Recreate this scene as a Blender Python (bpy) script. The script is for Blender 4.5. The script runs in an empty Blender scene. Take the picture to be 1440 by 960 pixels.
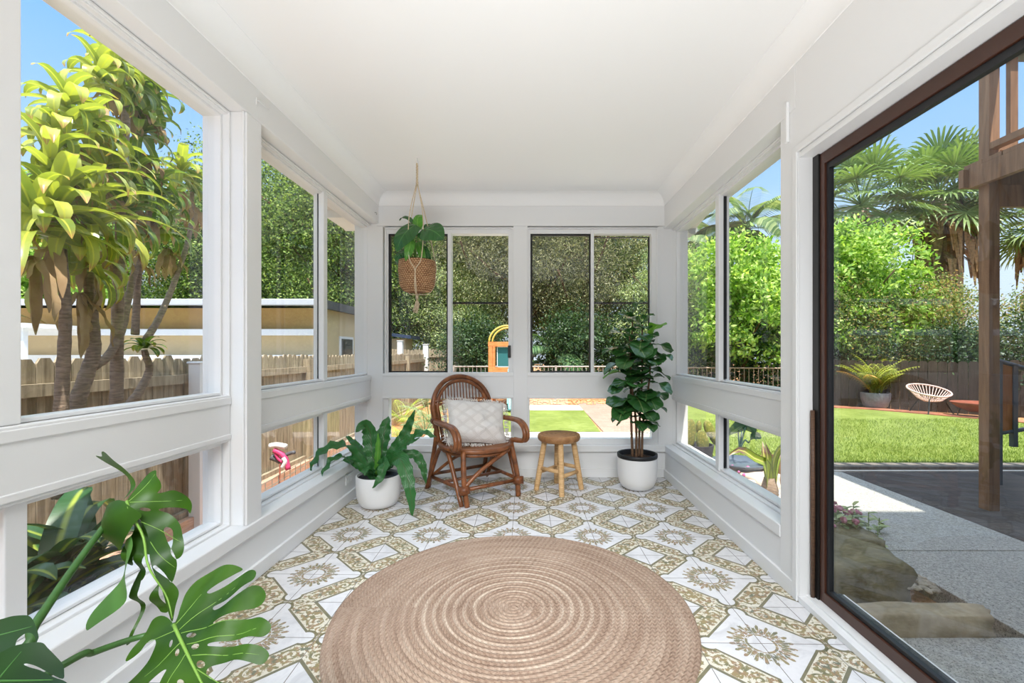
import bpy, bmesh, math, random
import numpy as np
from mathutils import Vector, Matrix
from mathutils.geometry import delaunay_2d_cdt
PI = math.pi
SC = bpy.context.scene
COL = SC.collection

# ------------------------------------------------------------------ camera, sky, sun, exposure
CZ, FPX, PX0, PY0 = 1.04, 625.0, 745.0, 495.0
cam_data = bpy.data.cameras.new('camera'); cam = bpy.data.objects.new('camera', cam_data); COL.objects.link(cam)
cam.location = (0, 0, CZ); cam.rotation_euler = (PI/2, 0, 0)
cam_data.sensor_width = 36.0; cam_data.lens = 36.0*FPX/1440.0
cam_data.shift_x = -(PX0-720)/1440.0; cam_data.shift_y = (PY0-480)/1440.0
cam_data.clip_start = 0.02; cam_data.clip_end = 300
SC.camera = cam
SC.view_settings.view_transform = 'Standard'; SC.view_settings.look = 'None'
SC.view_settings.gamma = 1.0; SC.view_settings.use_curve_mapping = False
SC.view_settings.exposure = 1.22

SKY_STRENGTH = 1.0
world = bpy.data.worlds.new('sky'); SC.world = world; world.use_nodes = True
wt = world.node_tree; wt.nodes.clear()
w_out = wt.nodes.new('ShaderNodeOutputWorld'); w_bg = wt.nodes.new('ShaderNodeBackground')
w_tc = wt.nodes.new('ShaderNodeTexCoord'); w_sep = wt.nodes.new('ShaderNodeSeparateXYZ'); w_rmp = wt.nodes.new('ShaderNodeValToRGB')
wt.links.new(w_tc.outputs['Generated'], w_sep.inputs[0]); wt.links.new(w_sep.outputs['Z'], w_rmp.inputs[0])
wt.links.new(w_rmp.outputs[0], w_bg.inputs[0]); wt.links.new(w_bg.outputs[0], w_out.inputs[0])
w_bg.inputs[1].default_value = SKY_STRENGTH
el = w_rmp.color_ramp.elements
el[0].position = 0.0; el[0].color = (0.37, 0.43, 0.49, 1)
el[1].position = 1.0; el[1].color = (0.66, 0.80, 1.0, 1)
for p, c in ((0.14, (0.38, 0.46, 0.55, 1)), (0.32, (0.20, 0.33, 0.53, 1)), (0.47, (0.13, 0.275, 0.55, 1)), (0.60, (0.60, 0.74, 0.96, 1))):
    e = el.new(p); e.color = c

def lamp(name, kind, loc, rot, energy, color=(1, 1, 1), **kw):
    d = bpy.data.lights.new(name, kind); d.energy = energy; d.color = color
    for k, v in kw.items(): setattr(d, k, v)
    o = bpy.data.objects.new(name, d); COL.objects.link(o); o.location = loc; o.rotation_euler = rot
    return o
SUN_DIR = Vector((0.14, -0.40, 1.0)).normalized()
sun = lamp('sun', 'SUN', (0, 0, 20), (0, 0, 0), 3.8, (1.0, 0.95, 0.86), angle=0.009)
sun.rotation_euler = SUN_DIR.to_track_quat('Z', 'Y').to_euler()
# added fill light behind the camera, aimed at the ceiling; no such lamp there
box = lamp('fill_up', 'AREA', (-0.07, -0.60, 0.35), (0, 0, 0), 12.5, (0.97, 0.985, 1.0), shape='RECTANGLE', size=1.5, size_y=0.8)
box.rotation_euler = Vector((0, -0.65, -0.76)).to_track_quat('Z', 'Y').to_euler(); box.data.spread = math.radians(100)
top = lamp('fill_down', 'AREA', (-0.07, -0.60, 2.25), (0, 0, 0), 12.5, (0.95, 0.975, 1.0), shape='RECTANGLE', size=1.8, size_y=0.6)  # second added fill, shining forward and down; the room has no such fitting
top.rotation_euler = Vector((0, -0.76, 0.65)).to_track_quat('Z', 'Y').to_euler(); top.data.spread = math.radians(58)

# ------------------------------------------------------------------ helpers
def W(px, py, Y):
    return Vector(((px-PX0)/FPX*Y, Y, CZ-(py-PY0)/FPX*Y))
def WX(px, py, X):
    return W(px, py, FPX*X/(px-PX0))
def WZ(px, py, Z):
    return W(px, py, FPX*(CZ-Z)/(py-PY0))
def rng(seed): return random.Random(seed)

ORIG = {}
class MB:
    def __init__(s): s.v = []; s.f = []; s.uv = []; s.has_uv = False
    def add(s, vs, fs, uvs=None):
        b = len(s.v); s.v.extend(Vector(p) for p in vs)
        s.f.extend(tuple(b+i for i in f) for f in fs)
        if uvs is None: s.uv.extend([(0.5, 0.5)]*len(vs))
        else: s.uv.extend(uvs); s.has_uv = True
        return s
    def box(s, a, b, rz=0, piv=None):
        x0, y0, z0 = [min(a[i], b[i]) for i in range(3)]; x1, y1, z1 = [max(a[i], b[i]) for i in range(3)]
        vs = [Vector(p) for p in ((x0,y0,z0),(x1,y0,z0),(x1,y1,z0),(x0,y1,z0),(x0,y0,z1),(x1,y0,z1),(x1,y1,z1),(x0,y1,z1))]
        if rz:
            c = Vector(piv) if piv else Vector(((x0+x1)/2, (y0+y1)/2, 0)); m = Matrix.Rotation(rz, 3, 'Z')
            vs = [m @ (v-c) + c for v in vs]
        return s.add(vs, [(3,2,1,0),(4,5,6,7),(0,1,5,4),(1,2,6,5),(2,3,7,6),(3,0,4,7)])
    def tube(s, pts, r, n=8, cap=True, closed=False):
        pts = [Vector(p) for p in pts]; m = len(pts)
        rs = r if isinstance(r, (list, tuple)) else [r]*m
        vs = []; ref = None
        for i, p in enumerate(pts):
            if closed: t = pts[(i+1) % m]-pts[i-1]
            else: t = pts[min(i+1, m-1)]-pts[max(i-1, 0)]
            if t.length < 1e-9: t = Vector((0, 0, 1))
            t.normalize()
            if ref is None:
                ref = t.orthogonal().normalized()
            ref = (ref - t*ref.dot(t))
            if ref.length < 1e-6: ref = t.orthogonal()
            ref.normalize(); b = t.cross(ref)
            for k in range(n):
                a = 2*PI*k/n; vs.append(p + (ref*math.cos(a)+b*math.sin(a))*rs[i])
        fs = []
        for i in range(m if closed else m-1):
            j = (i+1) % m
            for k in range(n):
                k2 = (k+1) % n; fs.append((i*n+k, i*n+k2, j*n+k2, j*n+k))
        if cap and not closed:
            fs.append(tuple(range(n-1, -1, -1))); fs.append(tuple((m-1)*n+k for k in range(n)))
        return s.add(vs, fs)
    def lathe(s, prof, c=(0, 0, 0), n=40, closed=False, warp=None):
        c = Vector(c); vs = []; m = len(prof)
        for r, z in prof:
            for k in range(n):
                a = 2*PI*k/n; rr = r*(warp(a, z) if warp else 1)
                vs.append(c+Vector((rr*math.cos(a), rr*math.sin(a), z)))
        fs = []
        for i in range(m-1):
            for k in range(n):
                k2 = (k+1) % n; fs.append((i*n+k, i*n+k2, (i+1)*n+k2, (i+1)*n+k))
        if prof[0][0] > 1e-5: fs.append(tuple(range(n-1, -1, -1)))
        if prof[-1][0] > 1e-5: fs.append(tuple((m-1)*n+k for k in range(n)))
        return s.add(vs, fs)
    def ball(s, c, rx, ry=None, rz=None, n=12, m=8, rot=None):
        ry = ry or rx; rz = rz or rx; c = Vector(c); vs = []; fs = []
        for i in range(m+1):
            t = PI*i/m
            for k in range(n):
                a = 2*PI*k/n; p = Vector((rx*math.sin(t)*math.cos(a), ry*math.sin(t)*math.sin(a), rz*math.cos(t)))
                if rot is not None: p = rot @ p
                vs.append(c+p)
        for i in range(m):
            for k in range(n):
                k2 = (k+1) % n; fs.append((i*n+k, (i+1)*n+k, (i+1)*n+k2, i*n+k2))
        return s.add(vs, fs)
    def leaf(s, pts, hw, up=(0, 0, 1), fold=0.15, rip=0.0, rf=5.0, ph=0.0, nc=4, sidev=None):
        """a leaf blade along a centre line; hw = half widths; uv u across, v along"""
        pts = [Vector(p) for p in pts]; m = len(pts); up = Vector(up); vs = []; uvs = []; last = None
        for i, p in enumerate(pts):
            t = pts[min(i+1, m-1)]-pts[max(i-1, 0)]; t.normalize()
            sd = Vector(sidev) - t*t.dot(Vector(sidev)) if sidev is not None else t.cross(up)
            if sd.length < 0.15 and last is not None: sd = last
            if sd.length < 1e-4: sd = t.orthogonal()
            if last is not None and sd.dot(last) < 0: sd = -sd
            sd = sd.normalized(); last = sd
            nn = sd.cross(t).normalized(); v = i/(m-1)
            for j in range(nc+1):
                q = 2*j/nc-1
                vs.append(p + sd*hw[i]*q + nn*(fold*hw[i]*abs(q) + rip*math.sin(rf*v*2*PI+ph+(0.8 if q > 0 else 0))*abs(q)))
                uvs.append((j/nc, v))
        fs = [(i*(nc+1)+j, i*(nc+1)+j+1, (i+1)*(nc+1)+j+1, (i+1)*(nc+1)+j) for i in range(m-1) for j in range(nc)]
        return s.add(vs, fs, uvs)
    def build(s, name, m, parent=None, smooth=False, bevel=0, loc=None, solid=0, sub=0, angle=None):
        o0 = ORIG.get(parent.name, Vector((0, 0, 0))) if parent is not None else Vector(loc or (0, 0, 0))
        me = bpy.data.meshes.new(name)
        me.from_pydata([tuple(p-o0) for p in s.v], [], s.f)
        if s.has_uv:
            l = me.uv_layers.new(name='UVMap'); idx = np.empty(len(me.loops), dtype=np.int32)
            me.loops.foreach_get('vertex_index', idx)
            l.data.foreach_set('uv', np.array(s.uv, dtype=np.float32)[idx].ravel())
        me.materials.append(m)
        if smooth: me.polygons.foreach_set('use_smooth', [True]*len(me.polygons))
        me.update()
        if smooth and angle:
            me.set_sharp_from_angle(angle=math.radians(angle))
        o = bpy.data.objects.new(name, me); COL.objects.link(o)
        ORIG[o.name] = o0
        if parent is not None: o.parent = parent
        else: o.location = o0
        if solid:
            md = o.modifiers.new('thickness', 'SOLIDIFY'); md.thickness = solid; md.offset = 0
        if sub:
            md = o.modifiers.new('sub', 'SUBSURF'); md.levels = sub; md.render_levels = sub
        if bevel:
            md = o.modifiers.new('bevel', 'BEVEL'); md.width = bevel; md.segments = 2; md.limit_method = 'ANGLE'
        return o
def tag(o, label=None, cat=None, group=None, kind=None):
    if label: o['label'] = label
    if cat: o['category'] = cat
    if group: o['group'] = group
    if kind: o['kind'] = kind
    return o
def thing(name, label, cat, loc=(0, 0, 0), rz=0, group=None, local=False):
    o = bpy.data.objects.new(name, None); COL.objects.link(o); o.empty_display_size = 0.05
    o.location = loc; o.rotation_euler = (0, 0, rz)
    ORIG[o.name] = Vector((0, 0, 0)) if local else Vector(loc)
    return tag(o, label, cat, group)
def struct(o, label=None): 
    o['kind'] = 'structure'
    if label: o['label'] = label
    return o
def kids(o): return [c for c in COL.objects if c.parent == o]
def copy_tree(o, parent=None):
    c = o.copy(); COL.objects.link(c)
    if parent is not None: c.parent = parent
    for ch in kids(o): copy_tree(ch, c)
    return c
def spline(pts, n=8):
    """Catmull-Rom through points"""
    P = [Vector(p) for p in pts]; P = [P[0]*2-P[1]] + P + [P[-1]*2-P[-2]]; out = []
    for i in range(1, len(P)-2):
        for k in range(n):
            t = k/n; a, b, c, d = P[i-1], P[i], P[i+1], P[i+2]
            out.append(0.5*((2*b)+(c-a)*t+(2*a-5*b+4*c-d)*t*t+(3*b-a-3*c+d)*t*t*t))
    out.append(P[-2]); return out
def resample(pts, n):
    pts = [Vector(p) for p in pts]; d = [0]
    for a, b in zip(pts, pts[1:]): d.append(d[-1]+(b-a).length)
    out = []; j = 0
    for i in range(n):
        t = d[-1]*i/(n-1)
        while j < len(d)-2 and d[j+1] < t: j += 1
        q = (t-d[j])/max(1e-9, d[j+1]-d[j]); out.append(pts[j].lerp(pts[j+1], q))
    return out
def np_mesh(name, V, nper, m):
    """mesh of N faces of nper vertices each, V = (N*nper, 3)"""
    me = bpy.data.meshes.new(name); nv = len(V); nf = nv//nper
    me.vertices.add(nv); me.vertices.foreach_set('co', V.astype(np.float32).ravel())
    me.loops.add(nv); me.loops.foreach_set('vertex_index', np.arange(nv, dtype=np.int32))
    me.polygons.add(nf); me.polygons.foreach_set('loop_start', np.arange(0, nv, nper, dtype=np.int32))
    me.update(calc_edges=True); me.validate(); me.materials.append(m); return me

# ------------------------------------------------------------------ materials
class E:
    """tiny expression wrapper over math nodes"""
    def __init__(s, t, k): s.t = t; s.k = k
    def _m(s, op, *a):
        n = s.t.nodes.new('ShaderNodeMath'); n.operation = op
        for i, x in enumerate((s,)+a):
            if isinstance(x, E): s.t.links.new(x.k, n.inputs[i])
            else: n.inputs[i].default_value = x
        return E(s.t, n.outputs[0])
    def __add__(s, o): return s._m('ADD', o)
    __radd__ = __add__
    def __sub__(s, o): return s._m('SUBTRACT', o)
    def __rsub__(s, o): return (s*-1.0)+o
    def __mul__(s, o): return s._m('MULTIPLY', o)
    __rmul__ = __mul__
    def __truediv__(s, o): return s._m('DIVIDE', o)
    def abs(s): return s._m('ABSOLUTE')
    def sin(s): return s._m('SINE')
    def cos(s): return s._m('COSINE')
    def sqrt(s): return s._m('SQRT')
    def floor(s): return s._m('FLOOR')
    def pow(s, p): return s._m('POWER', p)
    def mod(s, p): return s._m('FLOORED_MODULO', p)
    def min(s, o): return s._m('MINIMUM', o)
    def max(s, o): return s._m('MAXIMUM', o)
    def lt(s, o): return s._m('LESS_THAN', o)
    def gt(s, o): return s._m('GREATER_THAN', o)
    def atan2(s, o): return s._m('ARCTAN2', o)
    def clamp(s):
        r = s._m('ADD', 0.0); r.k.node.use_clamp = True; return r
def hyp(a, b): return (a*a+b*b).sqrt()
class Mat:
    def __init__(s, name):
        s.m = bpy.data.materials.new(name); s.m.use_nodes = True; s.t = s.m.node_tree; s.t.nodes.clear()
        s.out = s.n('ShaderNodeOutputMaterial')
    def n(s, typ, **kw):
        x = s.t.nodes.new(typ)
        for k, v in kw.items(): setattr(x, k, v)
        return x
    def link(s, a, b): s.t.links.new(a.k if isinstance(a, E) else a, b)
    def coord(s, which='Object'): return s.n('ShaderNodeTexCoord').outputs[which]
    def xyz(s, v):
        q = s.n('ShaderNodeSeparateXYZ'); s.link(v, q.inputs[0]); return [E(s.t, q.outputs[i]) for i in range(3)]
    def noise(s, scale, detail=3, rough=0.5, vec=None, stretch=None, dist=0):
        x = s.n('ShaderNodeTexNoise'); x.inputs['Scale'].default_value = scale; x.inputs['Detail'].default_value = detail
        x.inputs['Roughness'].default_value = rough; x.inputs['Distortion'].default_value = dist
        v = vec or s.coord()
        if stretch:
            mp = s.n('ShaderNodeMapping'); mp.inputs['Scale'].default_value = stretch; s.link(v, mp.inputs[0]); v = mp.outputs[0]
        s.link(v, x.inputs['Vector']); return E(s.t, x.outputs[0])
    def ramp(s, fac, stops, interp='LINEAR'):
        r = s.n('ShaderNodeValToRGB'); r.color_ramp.interpolation = interp; e = r.color_ramp.elements
        e[0].position = stops[0][0]; e[0].color = (*stops[0][1], 1); e[1].position = stops[-1][0]; e[1].color = (*stops[-1][1], 1)
        for p, c in stops[1:-1]: q = e.new(p); q.color = (*c, 1)
        s.link(fac, r.inputs[0]); return r.outputs[0]
    def mix(s, fac, a, b, mode='MIX'):
        x = s.n('ShaderNodeMix', data_type='RGBA', blend_type=mode)
        for v, i in ((fac, 0), (a, 6), (b, 7)):
            if isinstance(v, E): s.link(v, x.inputs[i])
            elif isinstance(v, (int, float)): x.inputs[i].default_value = v
            elif isinstance(v, tuple): x.inputs[i].default_value = (*v, 1)
            else: s.link(v, x.inputs[i])
        return x.outputs[2]
    def bsdf(s, col, rough=0.5, spec=0.5, metal=0, bump=None, bstr=0.3, bdist=0.01, trans=0, tcol=None):
        b = s.n('ShaderNodeBsdfPrincipled'); b.inputs['Roughness'].default_value = rough if not isinstance(rough, E) else 0.5
        if isinstance(rough, E): s.link(rough, b.inputs['Roughness'])
        b.inputs['Specular IOR Level'].default_value = spec; b.inputs['Metallic'].default_value = metal
        if isinstance(col, tuple): b.inputs['Base Color'].default_value = (*col, 1)
        else: s.link(col, b.inputs['Base Color'])
        if bump is not None:
            bp = s.n('ShaderNodeBump'); bp.inputs['Strength'].default_value = bstr; bp.inputs['Distance'].default_value = bdist
            s.link(bump, bp.inputs['Height']); s.link(bp.outputs[0], b.inputs['Normal'])
        sh = b.outputs[0]
        if trans:
            tr = s.n('ShaderNodeBsdfTranslucent'); mx = s.n('ShaderNodeMixShader'); mx.inputs[0].default_value = trans
            c = tcol if tcol is not None else col
            if isinstance(c, tuple): tr.inputs[0].default_value = (*c, 1)
            else: s.link(c, tr.inputs[0])
            s.link(sh, mx.inputs[1]); s.link(tr.outputs[0], mx.inputs[2]); sh = mx.outputs[0]
        s.link(sh, s.out.inputs[0]); return s.m
def sr(r, g, b):
    f = lambda c: (c/255/12.92) if c/255 <= 0.04045 else ((c/255+0.055)/1.055)**2.4
    return (f(r), f(g), f(b))
def plain(name, col, rough=0.5, spec=0.5, metal=0, nscale=0, namt=0.15, bump=0, stretch=None, bdist=0.003):
    M = Mat(name)
    if not nscale: return M.bsdf(col, rough, spec, metal)
    n = M.noise(nscale, 4, 0.6, stretch=stretch)
    c = M.ramp(n, [(0.3, tuple(x*(1-namt) for x in col)), (0.7, tuple(min(1, x*(1+namt)) for x in col))])
    return M.bsdf(c, rough, spec, metal, bump=n if bump else None, bstr=bump, bdist=bdist)
def island(M):
    return E(M.t, M.n('ShaderNodeNewGeometry').outputs['Random Per Island'])
def leafmat(name, cols, rough=0.45, trans=0.35, spec=0.4, tboost=1.5):
    M = Mat(name); st = [(i/(len(cols)-1), c) for i, c in enumerate(cols)]
    c = M.ramp(island(M), st)
    t = M.mix(1.0, c, (tboost, tboost, tboost*0.5), 'MULTIPLY')
    return M.bsdf(c, rough, spec, trans=trans, tcol=t)
def blade(name, a, b, rib=None, ribw=0.05, lat=0, rough=0.35, trans=0.2, spec=0.5, edge=None, tip=None, tipat=0.9):
    """leaf blade material with midrib and side veins from uv"""
    M = Mat(name); u, v, _ = M.xyz(M.coord('UV')); q = (u-0.5).abs()
    n = M.noise(14, 3); ii = island(M)
    c = M.mix((ii*0.75+n*0.5-0.12).clamp(), a, b)
    if tip: c = M.mix(((v+n*0.12-tipat)*12).clamp(), c, tip)
    if edge: c = M.mix(((q+n*0.06-0.40)*10).clamp(), c, edge)
    hgt = None
    if rib:
        c = M.mix(((ribw-q)*(1/ribw)*1.4).clamp(), c, rib)
    if lat:
        w = ((v*lat+q*lat*-0.5)*2*PI).cos(); hgt = w
        if rib: c = M.mix((((w-0.93)*10).clamp())*0.35, c, rib)
    return M.bsdf(c, rough, spec, trans=trans, tcol=M.mix(1.0, c, (1.5, 1.6, 0.7), 'MULTIPLY'), bump=hgt, bstr=0.25, bdist=0.004)
def woodmat(name, a, b, scale=6, stretch=(1, 1, 8), rough=0.5, spec=0.4, bump=0.1):
    M = Mat(name); n = M.noise(scale, 5, 0.6, stretch=stretch, dist=0.6)
    return M.bsdf(M.ramp(n, [(0.3, a), (0.7, b)]), rough, spec, bump=n, bstr=bump, bdist=0.004)

WHITE = plain('white_gloss_paint', (0.80, 0.80, 0.795), 0.38, 0.4)
WALLW = plain('white_wall_paint', (0.80, 0.80, 0.795), 0.5, 0.35)
CEILW = plain('ceiling_paint', (0.89, 0.885, 0.875), 0.85, 0.2)
EXTW = plain('exterior_white_paint', (0.70, 0.72, 0.74), 0.6, 0.3)
SOFFIT = plain('eave_paint', (0.74, 0.70, 0.64), 0.7, 0.2)
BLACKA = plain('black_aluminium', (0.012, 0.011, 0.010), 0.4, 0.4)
BROWNA = plain('brown_aluminium', (0.060, 0.022, 0.012), 0.32, 0.5)
RUBBER = plain('black_rubber_seal', (0.015, 0.015, 0.017), 0.5, 0.4)
def glassmat(name, tint, refl=1.0):
    M = Mat(name); g = M.n('ShaderNodeNewGeometry'); d = M.n('ShaderNodeVectorMath', operation='DOT_PRODUCT')
    M.link(g.outputs['Normal'], d.inputs[0]); M.link(g.outputs['Incoming'], d.inputs[1])
    c = E(M.t, d.outputs['Value']).abs(); f = ((1.0-c).pow(5.0)*0.96+0.04)*refl
    tr = M.n('ShaderNodeBsdfTransparent'); tr.inputs[0].default_value = (*tint, 1)
    gl = M.n('ShaderNodeBsdfGlossy'); gl.inputs['Roughness'].default_value = 0.0; gl.inputs[0].default_value = (1, 1, 1, 1)
    mx = M.n('ShaderNodeMixShader'); M.link(f.clamp(), mx.inputs[0]); M.link(tr.outputs[0], mx.inputs[1]); M.link(gl.outputs[0], mx.inputs[2])
    M.link(mx.outputs[0], M.out.inputs[0]); return M.m
GLASS = glassmat('window_glass', (0.985, 0.99, 0.985), 0.55)
DGLASS = glassmat('door_glass', (0.95, 0.965, 0.96), 0.8)

def tile_material():
    M = Mat('patterned_floor_tile'); P = 0.458
    x, y, _ = M.xyz(M.coord('Object')); wob = M.noise(30, 2)
    xr = x - (y-2.5)*-0.012; yr = y + x*0.02
    u = (xr-(0.358-P/2)).mod(P)-P/2; v = (yr-(2.520-P/2)).mod(P)-P/2
    a = u.abs(); b = v.abs(); s = a+b; r = hyp(u, v); th = v.atan2(u)
    big = M.noise(7, 4, 0.65, dist=1.5); fine = M.noise(60, 4, 0.6); mid = M.noise(26, 3)
    col = M.ramp(big, [(0.30, sr(206, 205, 207)), (0.55, sr(226, 225, 226)), (0.75, sr(214, 213, 216))])
    ink = M.ramp(mid, [(0.28, sr(88, 92, 64)), (0.42, sr(128, 122, 78)), (0.52, sr(152, 132, 84)), (0.58, sr(156, 120, 88)), (0.64, sr(108, 112, 84)), (0.74, sr(96, 102, 84))])
    dark = M.ramp(mid, [(0.3, sr(84, 86, 58)), (0.7, sr(122, 112, 74))])
    # medallion: two rows of leaf petals round a white disc
    pet = (th*20.0).cos()*0.5+0.5; pet2 = (th*20.0+PI).cos()*0.5+0.5
    rout = pet*0.024+0.090; m1 = r.lt(rout)*r.gt(0.078)*(pet.gt(0.16))
    m2 = r.lt(pet2*0.022+0.070)*r.gt(0.056)*(pet2.gt(0.25)); m3 = ((r-0.049).abs()).lt(0.0045); m4 = r.lt(0.078)*r.gt(0.062)*pet.gt(0.85)
    vein = ((th*40.0).cos()*0.5+0.5).gt(0.13); med = (((m1*vein).max(m2)).max(m4)).max(m3)*(fine.gt(0.41))
    # diagonal scroll bands
    band = s.gt(0.206)*s.lt(0.352)
    e1 = ((s-0.210).abs()).lt(0.0065); e2 = ((s-0.346).abs()).lt(0.0085)
    t = ((a-b).abs()-0.085)/1.414; w = (s-0.278)/1.414; rd = hyp(t, w); an = w.atan2(t)
    scr = ((an+rd*300.0).sin()).gt(0.05)*rd.lt(0.036)
    t2 = (a-b).abs()/1.414; rd2 = hyp(t2, w); an2 = w.atan2(t2)
    lf = rd2.lt(((an2*5.0).cos()*0.012)+0.028)*(rd2.gt(0.006))
    t3 = ((a-b).abs()-0.185)/1.414; rd3 = hyp(t3, w); scr2 = ((w.atan2(t3)+rd3*330.0).sin()).gt(0.0)*rd3.lt(0.030)
    bits = (fine+mid*0.5).gt(0.785)
    sc = (((scr.max(lf)).max(scr2)).max(bits))*(fine.gt(0.40))*s.gt(0.219)*s.lt(0.336)
    # white lobes of the medallion field reaching to where four bands meet
    q = hyp(a-0.186, b).min(hyp(a, b-0.186)); out = s.gt(0.203)*((a.max(b)).lt(P/2-0.004)); curl = ((q-0.037).abs()).lt(0.0055)*out; cin = q.lt(0.033)*out
    cream = M.ramp(big, [(0.3, sr(216, 208, 188)), (0.7, sr(228, 223, 210))])
    col = M.mix(band, col, cream); col = M.mix(cin, col, sr(222, 221, 222))
    col = M.mix(((sc*(1.0-cin)).max(med))*0.92, col, ink); col = M.mix(((e1.max(e2))*(1.0-cin)).max(curl)*0.9, col, dark)
    g = ((a.min((a-P/2).abs())).min(b.min((b-P/2).abs()))).lt(0.0014)
    col = M.mix(g, col, sr(118, 112, 104))
    return M.bsdf(col, 0.42, 0.4, bump=1.0-g, bstr=0.3, bdist=0.001)
TILE = tile_material()

# ------------------------------------------------------------------ the room
YB = 3.69; YN = -2.3                       # back wall face, wall behind the camera
ZC = 2.345; ZCOVE = 2.255
LF, LR, LG, LO = -1.255, -1.327, -1.385, -1.455    # left wall: face, recessed frames, glass, outside
RF, RR, RG, RO = 1.118, 1.190, 1.248, 1.312
DY0, DY1 = -0.25, 1.853                    # sliding door opening
BOXN = [0]
def B(name, boxes, m=WHITE, parent=None, bevel=0.003, **k):
    mb = MB()
    for a, b in boxes:
        BOXN[0] += 1; e = (BOXN[0] % 11)*0.00013    # no two faces share a plane
        mb.box([min(a[i], b[i])+e for i in range(3)], [max(a[i], b[i])-e for i in range(3)])
    return mb.build(name, m, parent, bevel=bevel, **k)
def S(name, boxes, m=WHITE, **k): return struct(B(name, boxes, m, **k))

S('floor', [((-1.45, YN, -0.12), (1.30, YB+0.1, 0.0))], TILE, bevel=0)
S('ceiling', [((-1.45, YN, ZC), (1.31, YB+0.1, ZC+0.06))], CEILW, bevel=0)
# left wall: panel under the sill, bulkhead above the windows, solid part behind the camera
S('wall_left', [((LO, YN, -0.55), (LF-0.008, YB+0.11, 0.215)), ((LO, YN, 2.108), (LF, YB+0.11, ZC)),
                ((LO, YN, 0.27), (LF, 0.13, 2.108))], WALLW)
S('baseboard_left', [((LF-0.01, YN, 0), (-1.246, YB, 0.070))])
S('trim_1', [((LO-0.02, 0.13, 0.212), (LF+0.012, YB+0.02, 0.270))], bevel=0.005)                  # left sill
S('trim_2', [((LO, 1.972, 0.268), (LF, 2.083, 2.109)), ((LF-0.02, 1.962, 0.27), (LF-0.008, 1.974, 2.108))])   # post
S('trim_3', [((LO-0.01, YB+0.02, -0.5), (-1.225, YB+0.12, 2.30))])                                # back left corner post
# right wall
S('wall_right', [((RF+0.008, 1.96, -0.3), (RO, YB+0.11, 0.215)), ((RF, DY1+0.02, 2.068), (RO, YB+0.11, ZC)),
                 ((RF, YN, 1.875), (RO, DY1+0.0202, ZC)), ((RF, YN, -0.3), (RO, DY0-0.03, 1.875))], WALLW)
S('baseboard_right', [((1.112, DY1+0.03, 0), (RF+0.01, YB, 0.070))])
S('trim_4', [((RF-0.003, 1.984, 0.212), (RO+0.02, YB+0.02, 0.270))], bevel=0.005)
S('trim_5', [((RF, DY1, 0.0), (1.200, 1.985, 2.069)), ((1.19, 1.885, 0.0), (1.264, 1.985, 2.069)), ((RF-0.008, DY1-0.001, 0.0), (RF+0.002, DY1+0.032, 1.90)),
             ((RF-0.008, DY0-0.03, 1.872), (RF+0.002, DY1+0.032, 1.904))])                          # post and door architrave
S('trim_6', [((1.070, YB+0.02, -0.3), (RO+0.01, YB+0.12, 2.30))])
S('trim_7', [((RF-0.014, 1.912, 1.945), (RF, 1.930, 2.118))], bevel=0.002)                          # short batten on the post
# back wall
S('wall_back', [((LF-0.02, YB+0.01, -0.3), (RF+0.02, YB+0.11, 0.215)), ((LF-0.02, YB, 2.088), (RF+0.02, YB+0.11, ZC))], WALLW)
S('baseboard_back', [((-1.246, YB-0.004, 0), (1.112, YB+0.012, 0.075))])
S('trim_8', [((LF-0.01, YB-0.025, 0.215), (RF+0.01, YB+0.13, 0.272))], bevel=0.005)
S('trim_9', [((-0.136, YB, 0.271), (-0.018, YB+0.11, 2.089))])                                      # centre post
S('wall_behind', [((-1.45, YN-0.1, 0), (1.31, YN, ZC))], plain('dim_rear_wall', (0.30, 0.28, 0.26), 0.7, 0.2), bevel=0)  # unseen wall coloured mid grey so its reflection in the back glass stays dim
# coved cornice, one length per wall
def cove(name, p0, p1, inward):
    p0 = Vector(p0); p1 = Vector(p1); inn = Vector(inward); d = (p1-p0).normalized(); k = 0.09; mb = MB()
    prof = [(0.0, -0.002), (0.004, 0.0)] + [(0.004+(k-0.006)*(1-math.cos(a*PI/20)), (k-0.002)*math.sin(a*PI/20)) for a in range(11)] + [(k, k), (0, k)]
    vs = []
    for e, sg in ((p0, 1), (p1, -1)):
        for o, z in prof: vs.append(e + inn*o + d*(sg*o) + Vector((0, 0, ZCOVE+z)))
    m = len(prof); fs = [(i, (i+1) % m, m+(i+1) % m, m+i) for i in range(m)]
    mb.add(vs, fs); return struct(mb.build(name, CEILW, smooth=True, angle=40))
cove('trim_10', (LF, YN, 0), (LF, YB, 0), (1, 0, 0)); cove('trim_11', (LF, YB, 0), (RF, YB, 0), (0, -1, 0))
cove('trim_12', (RF, YB, 0), (RF, YN, 0), (-1, 0, 0))

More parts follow.
